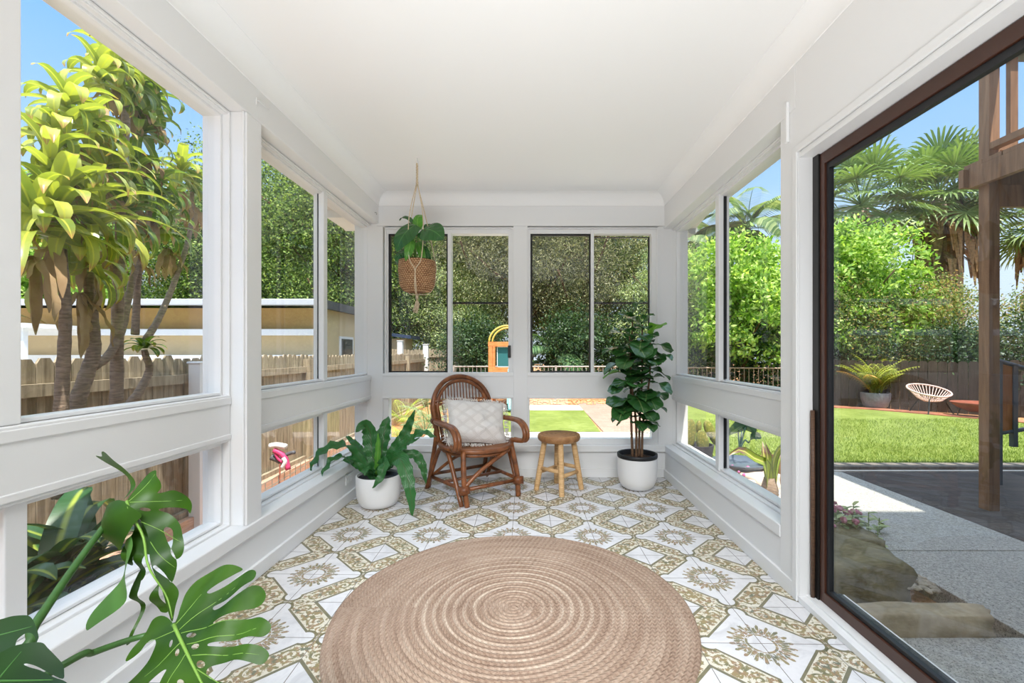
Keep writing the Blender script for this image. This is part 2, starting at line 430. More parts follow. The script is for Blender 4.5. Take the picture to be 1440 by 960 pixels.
def side_window(n, sgn, fr, gl, y0, y1, z0, z1, mull=None, extra=()):
    """one glazed opening of a side wall; frame boxes, glass, optional mullion"""
    ou = gl + sgn*0.03; st = gl - sgn*0.028; t = 0.022
    f = B('window_%d' % n, [((fr, y0, z0-0.001), (ou, y1, z0+0.012)), ((st, y0, z0+0.012), (ou, y1, z0+0.026)),
        ((fr, y0, z1-0.012), (ou, y1, z1)), ((st, y0, z1-0.030), (ou, y1, z1-0.012)),
        ((fr, y0, z0), (ou, y0+0.012, z1)), ((st, y0+0.012, z0), (ou, y0+t+0.006, z1)),
        ((fr, y1-0.010, z0), (ou, y1, z1)), ((st, y1-t, z0), (ou, y1-0.010, z1))] + list(extra), WHITE)
    struct(f)
    B('pane', [((gl-0.002, y0+0.01, z0+0.01), (gl+0.002, y1-0.01, z1-0.01))], GLASS, f, bevel=0)
    if mull:
        B('mullion', [((gl-sgn*0.040, mull-0.027, z0+0.012), (gl-sgn*0.003, mull+0.027, z1-0.012)), ((gl+sgn*0.003, mull-0.027, z0+0.012), (gl+sgn*0.03, mull+0.027, z1-0.012))], WHITE, f)
        B('seal', [((gl-sgn*0.010, mull-0.032, z0+0.03), (gl+sgn*0.012, mull-0.0265, z1-0.03))] if sgn > 0 else [((gl-0.003, mull-0.0285, z0+0.03), (gl+0.004, mull-0.0265, z1-0.03))], RUBBER, f, bevel=0)
    return f
ZL0, ZL1, ZU0, ZU1 = 0.268, 0.657, 0.838, 2.106
def rail(n, fr, ou, y0, y1, sgn, lip=0.006):
    return S('trim_%d' % n, [((fr, y0, 0.655), (ou, y1, 0.838)), ((fr-sgn*lip, y0, 0.808), (fr+sgn*0.01, y1, 0.842)), ((fr-sgn*lip, y0, 0.655), (fr+sgn*0.01, y1, 0.679))])
rail(13, LR, LO, 0.13, 1.972, -1); rail(14, LR, LO, 2.083, YB+0.02, -1)
rail(15, RR, RO, 1.985, YB+0.02, 1)
side_window(1, -1, LR, LG, 0.20, 1.972, ZU0, ZU1, 1.150); side_window(2, -1, LR, LG, 0.20, 1.972, ZL0, ZL1, 1.165)
side_window(3, -1, LR, LG, 2.083, YB+0.04, ZU0, ZU1, 2.93); side_window(4, -1, LR, LG, 2.083, YB+0.04, ZL0, ZL1, 2.93)
side_window(5, 1, RR, RG, 1.985, YB+0.03, ZU0, 2.068, 2.87); side_window(6, 1, RR, RG, 1.985, YB+0.03, ZL0, ZL1, 2.87)
# soft head mouldings between bulkhead and upper glazing
S('trim_16', [((LO, 0.13, 2.088), (LR-0.008, YB, 2.108))]); S('trim_17', [((RO, DY1+0.13, 2.050), (RR+0.008, YB, 2.069))])

def XB(px): return (px-PX0)/FPX*(YB+0.01)
def ZB(py): return CZ-(py-PY0)/FPX*(YB+0.01)
def back_window(n, p0, p1, pd1, pm1, pg1):
    """upper sliding unit: dark sash on the left, white fixed light on the right, dark mid bar"""
    z0, z1 = ZB(528), ZB(319.5); x0, x1 = XB(p0), XB(p1); yf = YB+0.004; yo = YB+0.10
    f = struct(B('window_%d' % n, [((x0, yf, z0), (x1, yo, z0+0.026)), ((x0, yf, z1-0.012), (x1, yo, z1)), ((x0, yf+0.018, z1-0.050), (x1, yo, z1-0.010)),
        ((x0, yf, z0), (x0+0.012, yo, z1)), ((x0, yf+0.018, z0), (x0+0.026, yo, z1)), ((x1-0.012, yf, z0), (x1, yo, z1)), ((XB(pg1), yf+0.018, z0), (x1, yo, z1)),
        ((XB(pd1), yf+0.012, z0), (XB(pm1), yo, z1-0.012))], WHITE))
    a, b, c, d = x0+0.026, XB(pd1), ZB(524.5), ZB(327.5); t = 0.018; ys, ye = yf+0.03, yf+0.055
    B('sash', [((a, ys, c), (b, ye, c+t)), ((a, ys, d-t), (b, ye, d)), ((a, ys, c), (a+t, ye, d)), ((b-0.012, ys, c), (b, ye, d))], BLACKA, f, bevel=0.001)
    B('pane', [((a, ye-0.010, c), (b, ye-0.006, d))], GLASS, f, bevel=0)
    e, g, h, i = XB(pm1), XB(pg1), ZB(521.5), ZB(330)
    B('pane', [((e, ye+0.014, h-0.02), (g, ye+0.018, i+0.02))], GLASS, f, bevel=0)
    zb = ZB(424.5)
    B('meeting_bar', [((e, ye+0.02, zb-0.009), (g, ye+0.04, zb+0.009))], BLACKA, f, bevel=0.001)
    if n == 8: B('sash', [((g-0.010, ye+0.02, h), (g, ye+0.04, i)), ((e, ye+0.02, i-0.006), (g, ye+0.04, i))], BLACKA, f, bevel=0.001)
    if n == 7: B('latch', [((XB(714), yf-0.004, ZB(503)), (XB(718.5), yf+0.02, ZB(485.5)))], BLACKA, f, bevel=0.002)
    return f
back_window(7, 541, 722.5, 629, 634.5, 714.5); back_window(8, 741.5, 926, 831, 835.5, 916.5)
def back_low(n, p0, p1, g0, g1):
    x0, x1 = XB(p0), XB(p1); z0, z1 = 0.270, 0.660; yf = YB+0.02; yo = YB+0.10
    f = struct(B('window_%d' % n, [((x0, yf, z0), (x1, yo, ZB(617))), ((x0, yf, 0.652), (x1, yo, z1)), ((x0, yf, z0), (XB(g0), yo, z1)), ((XB(g1), yf, z0), (x1, yo, z1))], WHITE))
    B('pane', [((XB(g0)-0.005, YB+0.05, z0+0.02), (XB(g1)+0.005, YB+0.054, z1-0.002))], GLASS, f, bevel=0); return f
back_low(9, 538, 722.5, 546, 718); back_low(10, 741.5, 926, 745, 917.5)
S('trim_18', [((XB(538), YB+0.008, 0.655), (XB(722.5), YB+0.10, 0.862)), ((XB(538), YB+0.002, 0.838), (XB(722.5), YB+0.012, 0.862)), ((XB(538), YB+0.002, 0.655), (XB(722.5), YB+0.012, 0.676))])
S('trim_19', [((XB(741.5), YB+0.008, 0.655), (XB(926), YB+0.10, 0.862)), ((XB(741.5), YB+0.002, 0.838), (XB(926), YB+0.012, 0.862)), ((XB(741.5), YB+0.002, 0.655), (XB(926), YB+0.012, 0.676))])

# sliding door: white lining, brown aluminium frame, glass
XD = 1.176
door = struct(B('door_1', [((RF, DY0-0.03, 0.0), (RO, DY1, 0.024)), ((RF+0.004, DY1-0.004, 0.02), (1.21, DY1-0.0005, 1.874)), ((RF+.002, DY0-0.03, 1.847), (1.21, DY1-0.001, 1.8745)),
    ((RF, DY0-0.03, 0), (RO, DY0, 1.878)), ((1.150, DY0, 0.022), (RO, DY1, 0.030))], WHITE))
B('door_frame', [((XD, 1.812, 0.026), (1.21, DY1-0.005, 1.871)), ((1.215, DY0, 1.846), (1.27, DY1-0.006, 1.871)), ((1.21, DY0, 0.024), (1.30, DY1, 0.034))], BLACKA, door, bevel=0)  # black jamb box stands in for the shadowed gap beside the panel
def sliding_panel(y0, y1, x):
    s = B('sliding_panel', [((x, y1-0.028, 0.030), (x+0.04, y1, 1.845)), ((x, y0, 0.030), (x+0.04, y1, 0.074)), ((x, y0, 1.797), (x+0.04, y1, 1.846)), ((x, y0, 0.03), (x+0.04, y0+0.05, 1.845))], BROWNA, door, bevel=0.002)
    B('seal', [((x+0.008, y1-0.044, 0.07), (x+0.03, y1-0.028, 1.80)), ((x+0.008, y0+0.05, 0.073), (x+0.03, y1-0.03, 0.090)), ((x+0.008, y0+0.05, 1.772), (x+0.03, y1-0.03, 1.798))], RUBBER, s, bevel=0)
    B('pane', [((x+0.018, y0+0.05, 0.088), (x+0.022, y1-0.04, 1.775))], DGLASS, s, bevel=0)
sliding_panel(0.10, 1.812, XD+0.006)
sliding_panel(DY0, 0.14, XD+0.05)
stick = MB().tube([(XD-0.008, 1.834, 0.03), (XD-0.008, 1.834, 0.42), (XD-0.008, 1.835, 0.80)], [0.008, 0.009, 0.008], 10)
tag(stick.build('security_stick', woodmat('weathered_stick_wood', sr(70, 48, 36), sr(112, 84, 64), 30), smooth=True), 'thin weathered wooden stick standing in the dark track of the sliding door', 'stick')

# roof and eaves (slope down towards the garden), house shell behind that shades the patio
def roof_strip(name, x0, x1, y0, y1, m):
    zf = lambda y: 2.36-0.183*(y-3.29); mb = MB(); t = 0.10
    mb.add([(x0, y0, zf(y0)), (x1, y0, zf(y0)), (x1, y1, zf(y1)), (x0, y1, zf(y1)), (x0, y0, zf(y0)+t), (x1, y0, zf(y0)+t), (x1, y1, zf(y1)+t), (x0, y1, zf(y1)+t)],
           [(3,2,1,0),(4,5,6,7),(0,1,5,4),(1,2,6,5),(2,3,7,6),(3,0,4,7)])
    return mb
def eave(name, xa, xb, y1):
    mb = roof_strip(name, xa, xb, 0.0, y1, SOFFIT); o = struct(mb.build(name, SOFFIT))
    return o
eave('roof_eave_left', -1.75, LO+0.005, 4.22); eave('roof_eave_right', RO-0.005, 1.56, 4.22)
S('roof_main', [((LO, YN, 2.41), (RO, 3.85, 2.9))], EXTW, bevel=0)
S('roof_eave_back', [((-1.75, 3.82, 2.195), (1.50, 4.20, 2.30))], SOFFIT)
gb = MB().tube([(1.53, 4.17, 2.19), (1.53, 4.30, 2.19)], 0.045, 14)
struct(gb.build('roof_gutter_end', plain('grey_gutter', (0.42, 0.44, 0.42), 0.5)))
S('wall_house_upper', [((0.9, -7, -0.3), (10, YN-0.12, 6.5)), ((0.9, -7, 6.5), (10, 0.60, 6.65))], EXTW, bevel=0)
S('wall_house_lower', [((-7, -6, -0.6), (0.9, YN-0.12, 2.75))], EXTW, bevel=0)

# ------------------------------------------------------------------ grounds
ZG, ZLEFT = -0.16, -0.52
def gz(x, y):
    def ss(a, b, t): t = max(0, min(1, (t-a)/(b-a))); return t*t*(3-2*t)
    return ZLEFT + (ZG-ZLEFT)*ss(-2.6, -1.15, x)
def mulch_material():
    M = Mat('bark_mulch'); n = M.noise(26, 5, 0.7); n2 = M.noise(3, 2)
    v = M.n('ShaderNodeTexVoronoi'); v.inputs['Scale'].default_value = 30; M.link(M.coord(), v.inputs['Vector'])
    c = M.ramp(n, [(0.28, sr(120, 84, 58)), (0.5, sr(196, 142, 98)), (0.72, sr(232, 196, 160))])
    c = M.mix(n2*0.5, c, sr(176, 130, 90)); return M.bsdf(c, 0.9, 0.1, bump=n, bstr=0.7, bdist=0.03)
MULCH = mulch_material()
def grass_material():
    M = Mat('lawn_grass'); n = M.noise(90, 4, 0.7); n2 = M.noise(1.6, 3); n3 = M.noise(9, 3)
    c = M.ramp((n*0.5+n3*0.3+n2*0.35)*0.9, [(0.34, sr(98, 112, 48)), (0.52, sr(132, 146, 72)), (0.7, sr(162, 172, 98))])
    return M.bsdf(c, 0.9, 0.1, bump=n, bstr=0.8, bdist=0.02)
LAWN = grass_material()
def concrete(name, lo, hi, speck):
    M = Mat(name); n = M.noise(55, 5, 0.75); b = M.noise(2.2, 3); s = M.noise(150, 2, 0.6)
    c = M.ramp(n, [(0.34, lo), (0.62, hi)]); c = M.mix((b-0.35).clamp()*0.5, c, lo)
    c = M.mix(s.lt(0.40)*0.75, c, speck); return M.bsdf(c, 0.85, 0.2, bump=n, bstr=0.3, bdist=0.01)
AGG = concrete('exposed_aggregate_concrete', sr(146, 143, 138), sr(196, 191, 183), sr(74, 74, 76))
PALE = plain('pale_concrete', sr(214, 205, 194), 0.85, 0.2, 0, 12, 0.10, 0.2)
def brick_material(name, a, b, mor, sc=1.0):
    M = Mat(name); t = M.n('ShaderNodeTexBrick'); M.link(M.coord(), t.inputs['Vector'])
    t.inputs['Scale'].default_value = sc; t.inputs['Brick Width'].default_value = 0.23; t.inputs['Row Height'].default_value = 0.115
    t.inputs['Mortar Size'].default_value = 0.006
    t.inputs['Color1'].default_value = (*a, 1); t.inputs['Color2'].default_value = (*b, 1); t.inputs['Mortar'].default_value = (*mor, 1)
    n = M.noise(18, 4); c = M.mix(n*0.6, t.outputs['Color'], mor); return M.bsdf(c, 0.85, 0.2, bump=n, bstr=0.3, bdist=0.008)
PAVER = brick_material('dark_brick_paving', sr(98, 86, 82), sr(80, 72, 71), sr(66, 62, 60))
PINKB = brick_material('pink_brick_path', sr(176, 142, 124), sr(156, 122, 106), sr(164, 146, 132))
g = MB(); nx, ny = 60, 60; X0, X1, Y0, Y1 = -26, 26, -7, 45
vs = [(X0+(X1-X0)*(i/nx), Y0+(Y1-Y0)*(j/ny), 0) for j in range(ny+1) for i in range(nx+1)]
xs = sorted(set([X0+(X1-X0)*i/40 for i in range(41)]+[-2.6+0.145*i for i in range(11)])); ys = [Y0+(Y1-Y0)*j/40 for j in range(41)]
n_ = len(xs)
g.add([(x, y, gz(x, y)-(0.0 if not (-1.5 < x < 1.35 and -1.4 < y < 3.85) else 0.2)) for y in ys for x in xs], [(j*n_+i, j*n_+i+1, (j+1)*n_+i+1, (j+1)*n_+i) for j in range(40) for i in range(n_-1)])
struct(g.build('ground', MULCH, smooth=True))
def slab(name, poly, z0, z1, m, bevel=0):
    mb = MB(); n = len(poly); mb.add([(x, y, z1) for x, y in poly]+[(x, y, z0) for x, y in poly], [tuple(range(n)), tuple(range(2*n-1, n-1, -1))]+[(i, n+i, n+(i+1) % n, (i+1) % n) for i in range(n)])
    return struct(mb.build(name, m, bevel=bevel))
slab('lawn', [(1.45, 4.62), (14, 4.62), (14, 5.6), (9.4, 6.3), (8.2, 7.35), (7.6, 8.3), (7.0, 9.1), (6.2, 9.55), (4.5, 10.2), (2.2, 10.4), (2.25, 6.7), (1.5, 6.0)], -0.3, ZG+0.02, LAWN)
slab('lawn_back', [(-1.3, 6.62), (1.05, 6.62), (1.08, 8.0), (1.10, 9.05), (-1.0, 9.05), (-1.3, 8.2)], -0.3, ZG+0.02, LAWN)
slab('path_cross', [(-1.4, 3.9), (1.45, 3.9), (2.2, 6.10), (2.2, 6.62), (-1.5, 6.62)], -0.3, ZG+0.012, PALE)  # unseen near part extended to bounce sunlight onto the far ceiling
slab('path_brick', [(1.10, 6.62), (2.2, 6.62), (2.2, 10.6), (1.10, 10.6)], -0.3, ZG+0.014, PINKB)
slab('path_far', [(-1.2, 9.05), (1.10, 9.05), (1.10, 9.95), (-1.2, 9.95)], -0.3, ZG+0.012, PALE)
slab('path_patio', [(2.08, 2.668), (3.10, 2.668), (3.10, 4.42), (2.08, 4.42)], -0.3, ZG+0.012, AGG, bevel=0.004)
slab('path_patio_middle', [(2.08, 1.86), (3.10, 1.86), (3.10, 2.660), (2.08, 2.660)], -0.3, ZG+0.012, AGG, bevel=0.004)
slab('path_patio_near', [(1.32, -1.2), (3.10, -1.2), (3.10, 1.852), (1.32, 1.852)], -0.3, ZG+0.012, AGG, bevel=0.004)
slab('path_paving', [(3.108, -1.2), (12, -1.2), (12, 4.42), (3.108, 4.42)], -0.3, ZG+0.010, PAVER)
slab('kerb_lawn', [(1.5, 4.46), (14, 4.46), (14, 4.62), (1.5, 4.62)], -0.3, ZG+0.055, plain('grey_kerb', sr(120, 112, 104), 0.9, 0.1, 0, 18, 0.25, 0.4), bevel=0.01)
slab('path_kerb_strip', [(1.5, 4.42), (14, 4.42), (14, 4.46), (1.5, 4.46)], -0.3, ZG+0.02, PALE)
slab('kerb_brick', [(6.25, 9.58), (7.03, 9.13), (7.63, 8.33), (8.23, 7.38), (9.4, 6.33), (9.6, 6.5), (8.5, 7.6), (7.9, 8.55), (7.25, 9.35), (6.3, 9.8)], -0.3, ZG+0.035, plain('red_brick_edging', sr(176, 116, 92), 0.9, 0.1, 0, 14, 0.25, 0.3))
slab('ground_neighbour', [(-22, 0.0), (-3.12, 0.0), (-3.12, 13.0), (-4.4, 13.0), (-4.4, 16), (-22, 16)], -0.6, -0.50, plain('bounce_grey_slab', sr(176, 174, 168), 0.9, 0.1, 0, 4, 0.12))  # slab added to keep orange mulch bounce off the house wall
# short grass blades on the nearest lawn
def grass_blades():
    R = np.random.RandomState(5); N = 42000
    x = R.uniform(1.5, 8.2, N); y = 4.63+ (R.rand(N)**1.6)*3.2
    h = R.uniform(0.018, 0.045, N); a = R.uniform(0, 2*PI, N); w = 0.0035
    lx = R.normal(0, .014, N); ly = R.normal(0, .014, N); z = np.full(N, ZG+0.018)
    p0 = np.stack([x-w*np.cos(a), y-w*np.sin(a), z], 1); p1 = np.stack([x+w*np.cos(a), y+w*np.sin(a), z], 1); p2 = np.stack([x+lx, y+ly, z+h], 1)
    m = ~((x < 2.3) & (y > 5.9)); V = np.stack([p0, p1, p2], 1)[m].reshape(-1, 3)
    o = bpy.data.objects.new('grass_blades', np_mesh('grass_blades', V, 3, leafmat('grass_blade', [sr(96, 120, 48), sr(136, 156, 72), sr(162, 178, 94)], 0.6, 0.3, 0.2, 1.2))); COL.objects.link(o)
    tag(o, 'short mown green grass on the lawn beyond the patio kerb', 'grass', kind='stuff')
grass_blades()

# ------------------------------------------------------------------ interior things
# rug
def rug():
    M = Mat('braided_jute'); x, y, _ = M.xyz(M.coord()); r = hyp(x, y); a = y.atan2(x); pt = 0.0197
    k = (r/pt).floor(); fr = (r/pt).mod(1.0)
    cv = M.n('ShaderNodeCombineXYZ'); M.link(k*7.31, cv.inputs[0]); M.link(a*0.9, cv.inputs[1])
    ringn = M.noise(1.0, 2, 0.6, vec=cv.outputs[0])
    br = ((a*r*260.0+(fr-0.5).abs()*7.0).sin())*0.5+0.5
    n = M.noise(90, 4, 0.75); n2 = M.noise(7, 3)
    alt = ((r/0.0394).mod(1.0)-0.5).abs()*2.0
    inner = ((0.52-r)*5.0).clamp()*((r-0.07)*14.0).clamp()
    n3 = M.noise(190, 3, 0.8)
    f = (ringn*0.50+n*0.55+n3*0.45+br*0.10+n2*0.15-0.42 + (alt.gt(0.62)-0.35)*(ringn*0.36)*inner).clamp()
    c = M.ramp(f, [(0.14, sr(110, 84, 68)), (0.36, sr(152, 128, 110)), (0.56, sr(178, 156, 137)), (0.80, sr(206, 190, 171))])
    c = M.mix((n.gt(0.62))*0.35, c, sr(128, 82, 60))
    hgt = (fr*PI).sin()*0.6+br*0.5+n*0.5+n3*0.4
    mat = M.bsdf(c, 0.95, 0.05, bump=hgt, bstr=0.6, bdist=0.006)
    R = 0.709; prof = []; rings = 36; p = R/rings
    for i in range(rings*4+1):
        rr = max(0.0005, R*i/(rings*4)); prof.append((rr, 0.008+0.0022*abs(math.sin(PI*rr/p))))
    prof.append((R+0.002, 0.004)); prof.append((R, 0.0005)); prof.append((0.0005, 0.0005))
    o = MB().lathe(prof, (0, 0, 0), 128, warp=lambda a, z: 1+0.004*math.sin(3*a+1)+0.003*math.sin(7*a))
    for i, v in enumerate(o.v): o.v[i] = v
    ob = o.build('jute_rug', mat, smooth=True); ob.location = (-0.066, 1.796, 0.0)
    tag(ob, 'large round braided beige jute rug lying on the patterned tile floor', 'rug')
rug()

RATTAN = woodmat('rattan_cane', sr(88, 50, 26), sr(150, 92, 52), 14, (1, 1, 1), 0.32, 0.5, 0.08)
RATDARK = woodmat('rattan_binding', sr(84, 46, 24), sr(136, 80, 44), 40, (1, 1, 1), 0.4, 0.4, 0.3)
def armchair():
    t = thing('rattan_armchair', 'brown rattan armchair with rounded spindle back by the back windows', 'chair', (-0.402, 3.311, 0), math.radians(35), local=True)
    sp = lambda pts, n=8: spline(pts, n)
    zs = 0.365
    # seat: round hoop, doubled, with woven deck
    hoop = [(0.265*math.cos(a), 0.25*math.sin(a)-0.01, zs+0.012*math.cos(a+PI/2)*-1) for a in [2*PI*i/40 for i in range(40)]]
    m = MB().tube(hoop, 0.019, 10, closed=True)
    m.tube([(x*0.93, y*0.93, z-0.030) for x, y, z in hoop], 0.014, 8, closed=True)
    m.build('seat_hoop', RATTAN, t, smooth=True)
    M = Mat('woven_cane_seat'); x, y, _ = M.xyz(M.coord()); w = ((x*420.0).sin()*((y*420.0).sin())); 
    cane = M.bsdf(M.ramp(w*0.5+0.5, [(0.3, sr(104, 62, 34)), (0.7, sr(160, 106, 64))]), 0.5, 0.3, bump=w, bstr=0.4, bdist=0.003)
    MB().lathe([(0.001, zs-0.018), (0.12, zs-0.014), (0.24, zs-0.002), (0.245, zs-0.012), (0.12, zs-0.03), (0.001, zs-0.032)], (0, -0.01, 0), 36, warp=lambda a, z: 1.03 if abs(math.cos(a)) > .5 else 1.0).build('seat', cane, t, smooth=True)
    # back: outer and inner arch, rails, spindles
    def arch(hw, ztop, zb, yb, lean, n=40, bulge=0.0):
        pts = []
        zmid = ztop-hw*0.94
        for i in range(9):
            z = zb+(zmid-zb)*i/8; pts.append((-hw+0.035*(1-i/8), z))
        for i in range(1, n): a = PI-PI*i/n; pts.append((hw*math.cos(a), zmid+(ztop-zmid)*math.sin(a)))
        for i in range(8, -1, -1):
            z = zb+(zmid-zb)*i/8; pts.append((hw-0.035*(1-i/8), z))
        yv = lambda x, z: yb+lean*(z-zb)-0.5*(x*x)*1.1
        return [(x, yv(x, z), z) for x, z in pts]
    oa = arch(0.245, 0.848, zs-0.02, 0.215, 0.14); ia = arch(0.212, 0.815, zs+0.02, 0.208, 0.14)
    m = MB().tube(oa, 0.0185, 10); m.tube([(x, y+0.022, z-0.012) for x, y, z in oa[4:-4]], 0.014, 8)
    b = m.build('back_frame', RATTAN, t, smooth=True)
    m2 = MB().tube(ia, 0.0145, 10); m2.build('inner_arch', RATTAN, b, smooth=True)
    ym = lambda x, z: 0.208+0.14*(z-zs)-0.55*x*x
    rails = MB()
    for z in (0.668, 0.645): rails.tube([(x, ym(x, z)-0.004, z) for x in [-0.235+0.47*i/10 for i in range(11)]], 0.009, 8)
    rails.build('back_rail', RATTAN, t, smooth=True)
    for i in range(15):
        x = -0.185+0.37*i/14; zt = (0.815-0.2)+0.2*math.sqrt(max(0, 1-(x/0.212)**2))
        MB().tube([(x, ym(x, 0.66), 0.655), (x*0.99, ym(x, zt), zt)], 0.0048, 6).build('spindle', RATTAN, t, smooth=True)
    for i in range(13):
        x = -0.17+0.34*i/12
        MB().tube([(x, ym(x, 0.65), 0.655), (x*0.95+0.01*(-1)**i, ym(x, 0.5), 0.52), (x*0.9, ym(x, zs)-0.005, zs)], 0.0048, 6).build('lower_spindle', RATTAN, t, smooth=True)
    # arms: doubled bent canes that run forward and loop down to the seat
    for s in (-1, 1):
        m = MB()
        for dx, k in ((0.0, 0), (0.026, 1)):
            X = s*(0.262+dx)
            pts = sp([(s*0.225, 0.225, 0.520), (s*(0.245+dx), 0.10, 0.527), (X, -0.06, 0.530), (X, -0.17, 0.525), (X, -0.235, 0.492), (X, -0.262, 0.440), (X, -0.245, 0.395), (X*0.95, -0.20, zs+0.020), (X*0.90, -0.13, zs+0.020)])
            m.tube(pts, 0.0165, 10)
        a = m.build('arm', RATTAN, t, smooth=True)
        MB().tube([(s*0.238, 0.235, 0.520), (s*0.238, 0.175, 0.522)], 0.026, 10).build('binding', RATDARK, a, smooth=True)
    # legs: a bent loop each side (back foot - seat - front foot) plus doubled front canes and back legs
    for s in (-1, 1):
        m = MB().tube(sp([(s*0.262, 0.30, 0.0), (s*0.258, 0.20, 0.17), (s*0.252, 0.11, 0.31), (s*0.25, 0.05, 0.345), (s*0.247, -0.04, 0.335), (s*0.243, -0.10, 0.25), (s*0.232, -0.235, 0.0)]), 0.0165, 10)
        m.build('side_leg_loop', RATTAN, t, smooth=True)
        m = MB().tube(sp([(s*0.205, -0.262, 0.0), (s*0.214, -0.235, 0.15), (s*0.196, -0.185, zs-0.005)]), 0.0185, 10)
        f = m.build('leg', RATTAN, t, smooth=True)
        MB().tube([(s*0.216, -0.246, 0.085), (s*0.221, -0.236, 0.135)], 0.040, 12).build('binding', RATDARK, f, smooth=True)
        m = MB().tube(sp([(s*0.240, 0.318, 0.0), (s*0.235, 0.262, 0.20), (s*0.228, 0.215, zs), (s*0.225, 0.215, 0.45)]), 0.0165, 10)
        m.build('leg', RATTAN, t, smooth=True)
        MB().tube([(s*0.255, 0.255, 0.10), (s*0.225, -0.225, 0.115)], 0.0135, 8).build('stretcher', RATTAN, t, smooth=True)
        MB().tube(sp([(s*0.250, 0.245, 0.10), (s*0.18, 0.05, 0.25), (s*0.13, -0.10, zs-0.03)]), 0.012, 8).build('brace', RATTAN, t, smooth=True)
    MB().tube([(-0.222, -0.235, 0.110), (0.222, -0.235, 0.110)], 0.0145, 8).build('stretcher', RATTAN, t, smooth=True)
    MB().tube([(-0.24, 0.25, 0.115), (0.24, 0.25, 0.115)], 0.0135, 8).build('stretcher', RATTAN, t, smooth=True)
    MB().tube([(-0.235, 0.02, 0.112), (0.235, 0.02, 0.112)], 0.012, 8).build('stretcher', RATTAN, t, smooth=True)
    MB().tube(sp([(-0.212, -0.242, 0.13), (-0.10, -0.252, 0.225), (0.04, -0.252, 0.30), (0.15, -0.225, zs-0.025)]), 0.0145, 8).build('brace', RATTAN, t, smooth=True)
    return t
armchair()

def cushion():
    M = Mat('white_tufted_cotton'); u, v, _ = M.xyz(M.coord('UV')); n = M.noise(160, 3, 0.7)
    d1 = ((u+v)*4.0).mod(1.0); d2 = ((u-v)*4.0).mod(1.0); ln = ((d1-0.5).abs().min((d2-0.5).abs())).lt(0.06); ln2 = ((d1-0.35).abs().min((d2-0.35).abs())).lt(0.04)
    h = ln*0.8+ln2*0.6+n*0.5
    m = M.bsdf(M.mix((ln.max(ln2))*0.3, M.mix(n*0.5, sr(230, 225, 219), sr(244, 240, 236)), sr(206, 199, 191)), 0.95, 0.1, bump=h, bstr=1.0, bdist=0.012)
    N = 28; hs = 0.185; vs = []; uv = []; fs = []
    for sgn in (1, -1):
        for j in range(N+1):
            for i in range(N+1):
                a = 2*i/N-1; b = 2*j/N-1
                k = (1-a**4)*(1-b**4); th = 0.062*max(0, k)**0.55
                pin = 1-0.07*(1-abs(a))*(abs(b)**3)*2*0.5; pin2 = 1-0.07*(1-abs(b))*(abs(a)**3)
                wr = 0.009*math.sin(5*a+4*b+1)*k+0.006*math.sin(9*b-3*a)*k+0.004*math.sin(13*a+2*b)*k
                vs.append((a*hs*pin2, sgn*(th+wr), b*hs*pin)); uv.append((i/N, j/N))
    for s_ in (0, 1):
        o = s_*(N+1)**2
        for j in range(N):
            for i in range(N):
                q = (o+j*(N+1)+i, o+j*(N+1)+i+1, o+(j+1)*(N+1)+i+1, o+(j+1)*(N+1)+i); fs.append(q if s_ == 1 else q[::-1])
    mb = MB().add(vs, fs, uv); R = rng(4)
    o = mb.build('cushion', m, smooth=True)
    fr = MB()
    for k in range(420):
        e = k % 4; q = R.uniform(-1, 1); L = R.uniform(0.016, 0.036); w = 0.0020
        px, pz = {0: (q, 1), 1: (q, -1), 2: (1, q), 3: (-1, q)}[e]
        p = Vector((px*hs*0.985, R.uniform(-.004, .004), pz*hs*0.985)); d = Vector((px if e > 1 else R.uniform(-.5, .5), R.uniform(-.5, .5), pz if e < 2 else R.uniform(-.5, .5))).normalized()
        fr.tube([p, p+d*L*0.6, p+d*L+Vector((0, 0, -0.004))], [w, w, w*0.5], 4)
    fr.build('fringe', plain('white_cotton_fringe', sr(232, 227, 221), 0.9, 0.1), o, smooth=True)
    # leaning in the chair, turned on its side a little
    chair_m = Matrix.Translation((-0.402, 3.311, 0)) @ Matrix.Rotation(math.radians(35), 4, 'Z')
    mm = chair_m @ Matrix.Translation((0.030, 0.045, 0.512)) @ Matrix.Rotation(math.radians(-30), 4, 'X') @ Matrix.Rotation(math.radians(13), 4, 'Y') @ Matrix.Rotation(math.radians(-10), 4, 'Z') @ Matrix.Diagonal((1.22, 1.1, 0.94, 1))
    o.matrix_world = mm
    tag(o, 'white fringed cotton cushion with diamond pattern leaning in the rattan armchair', 'cushion')
cushion()

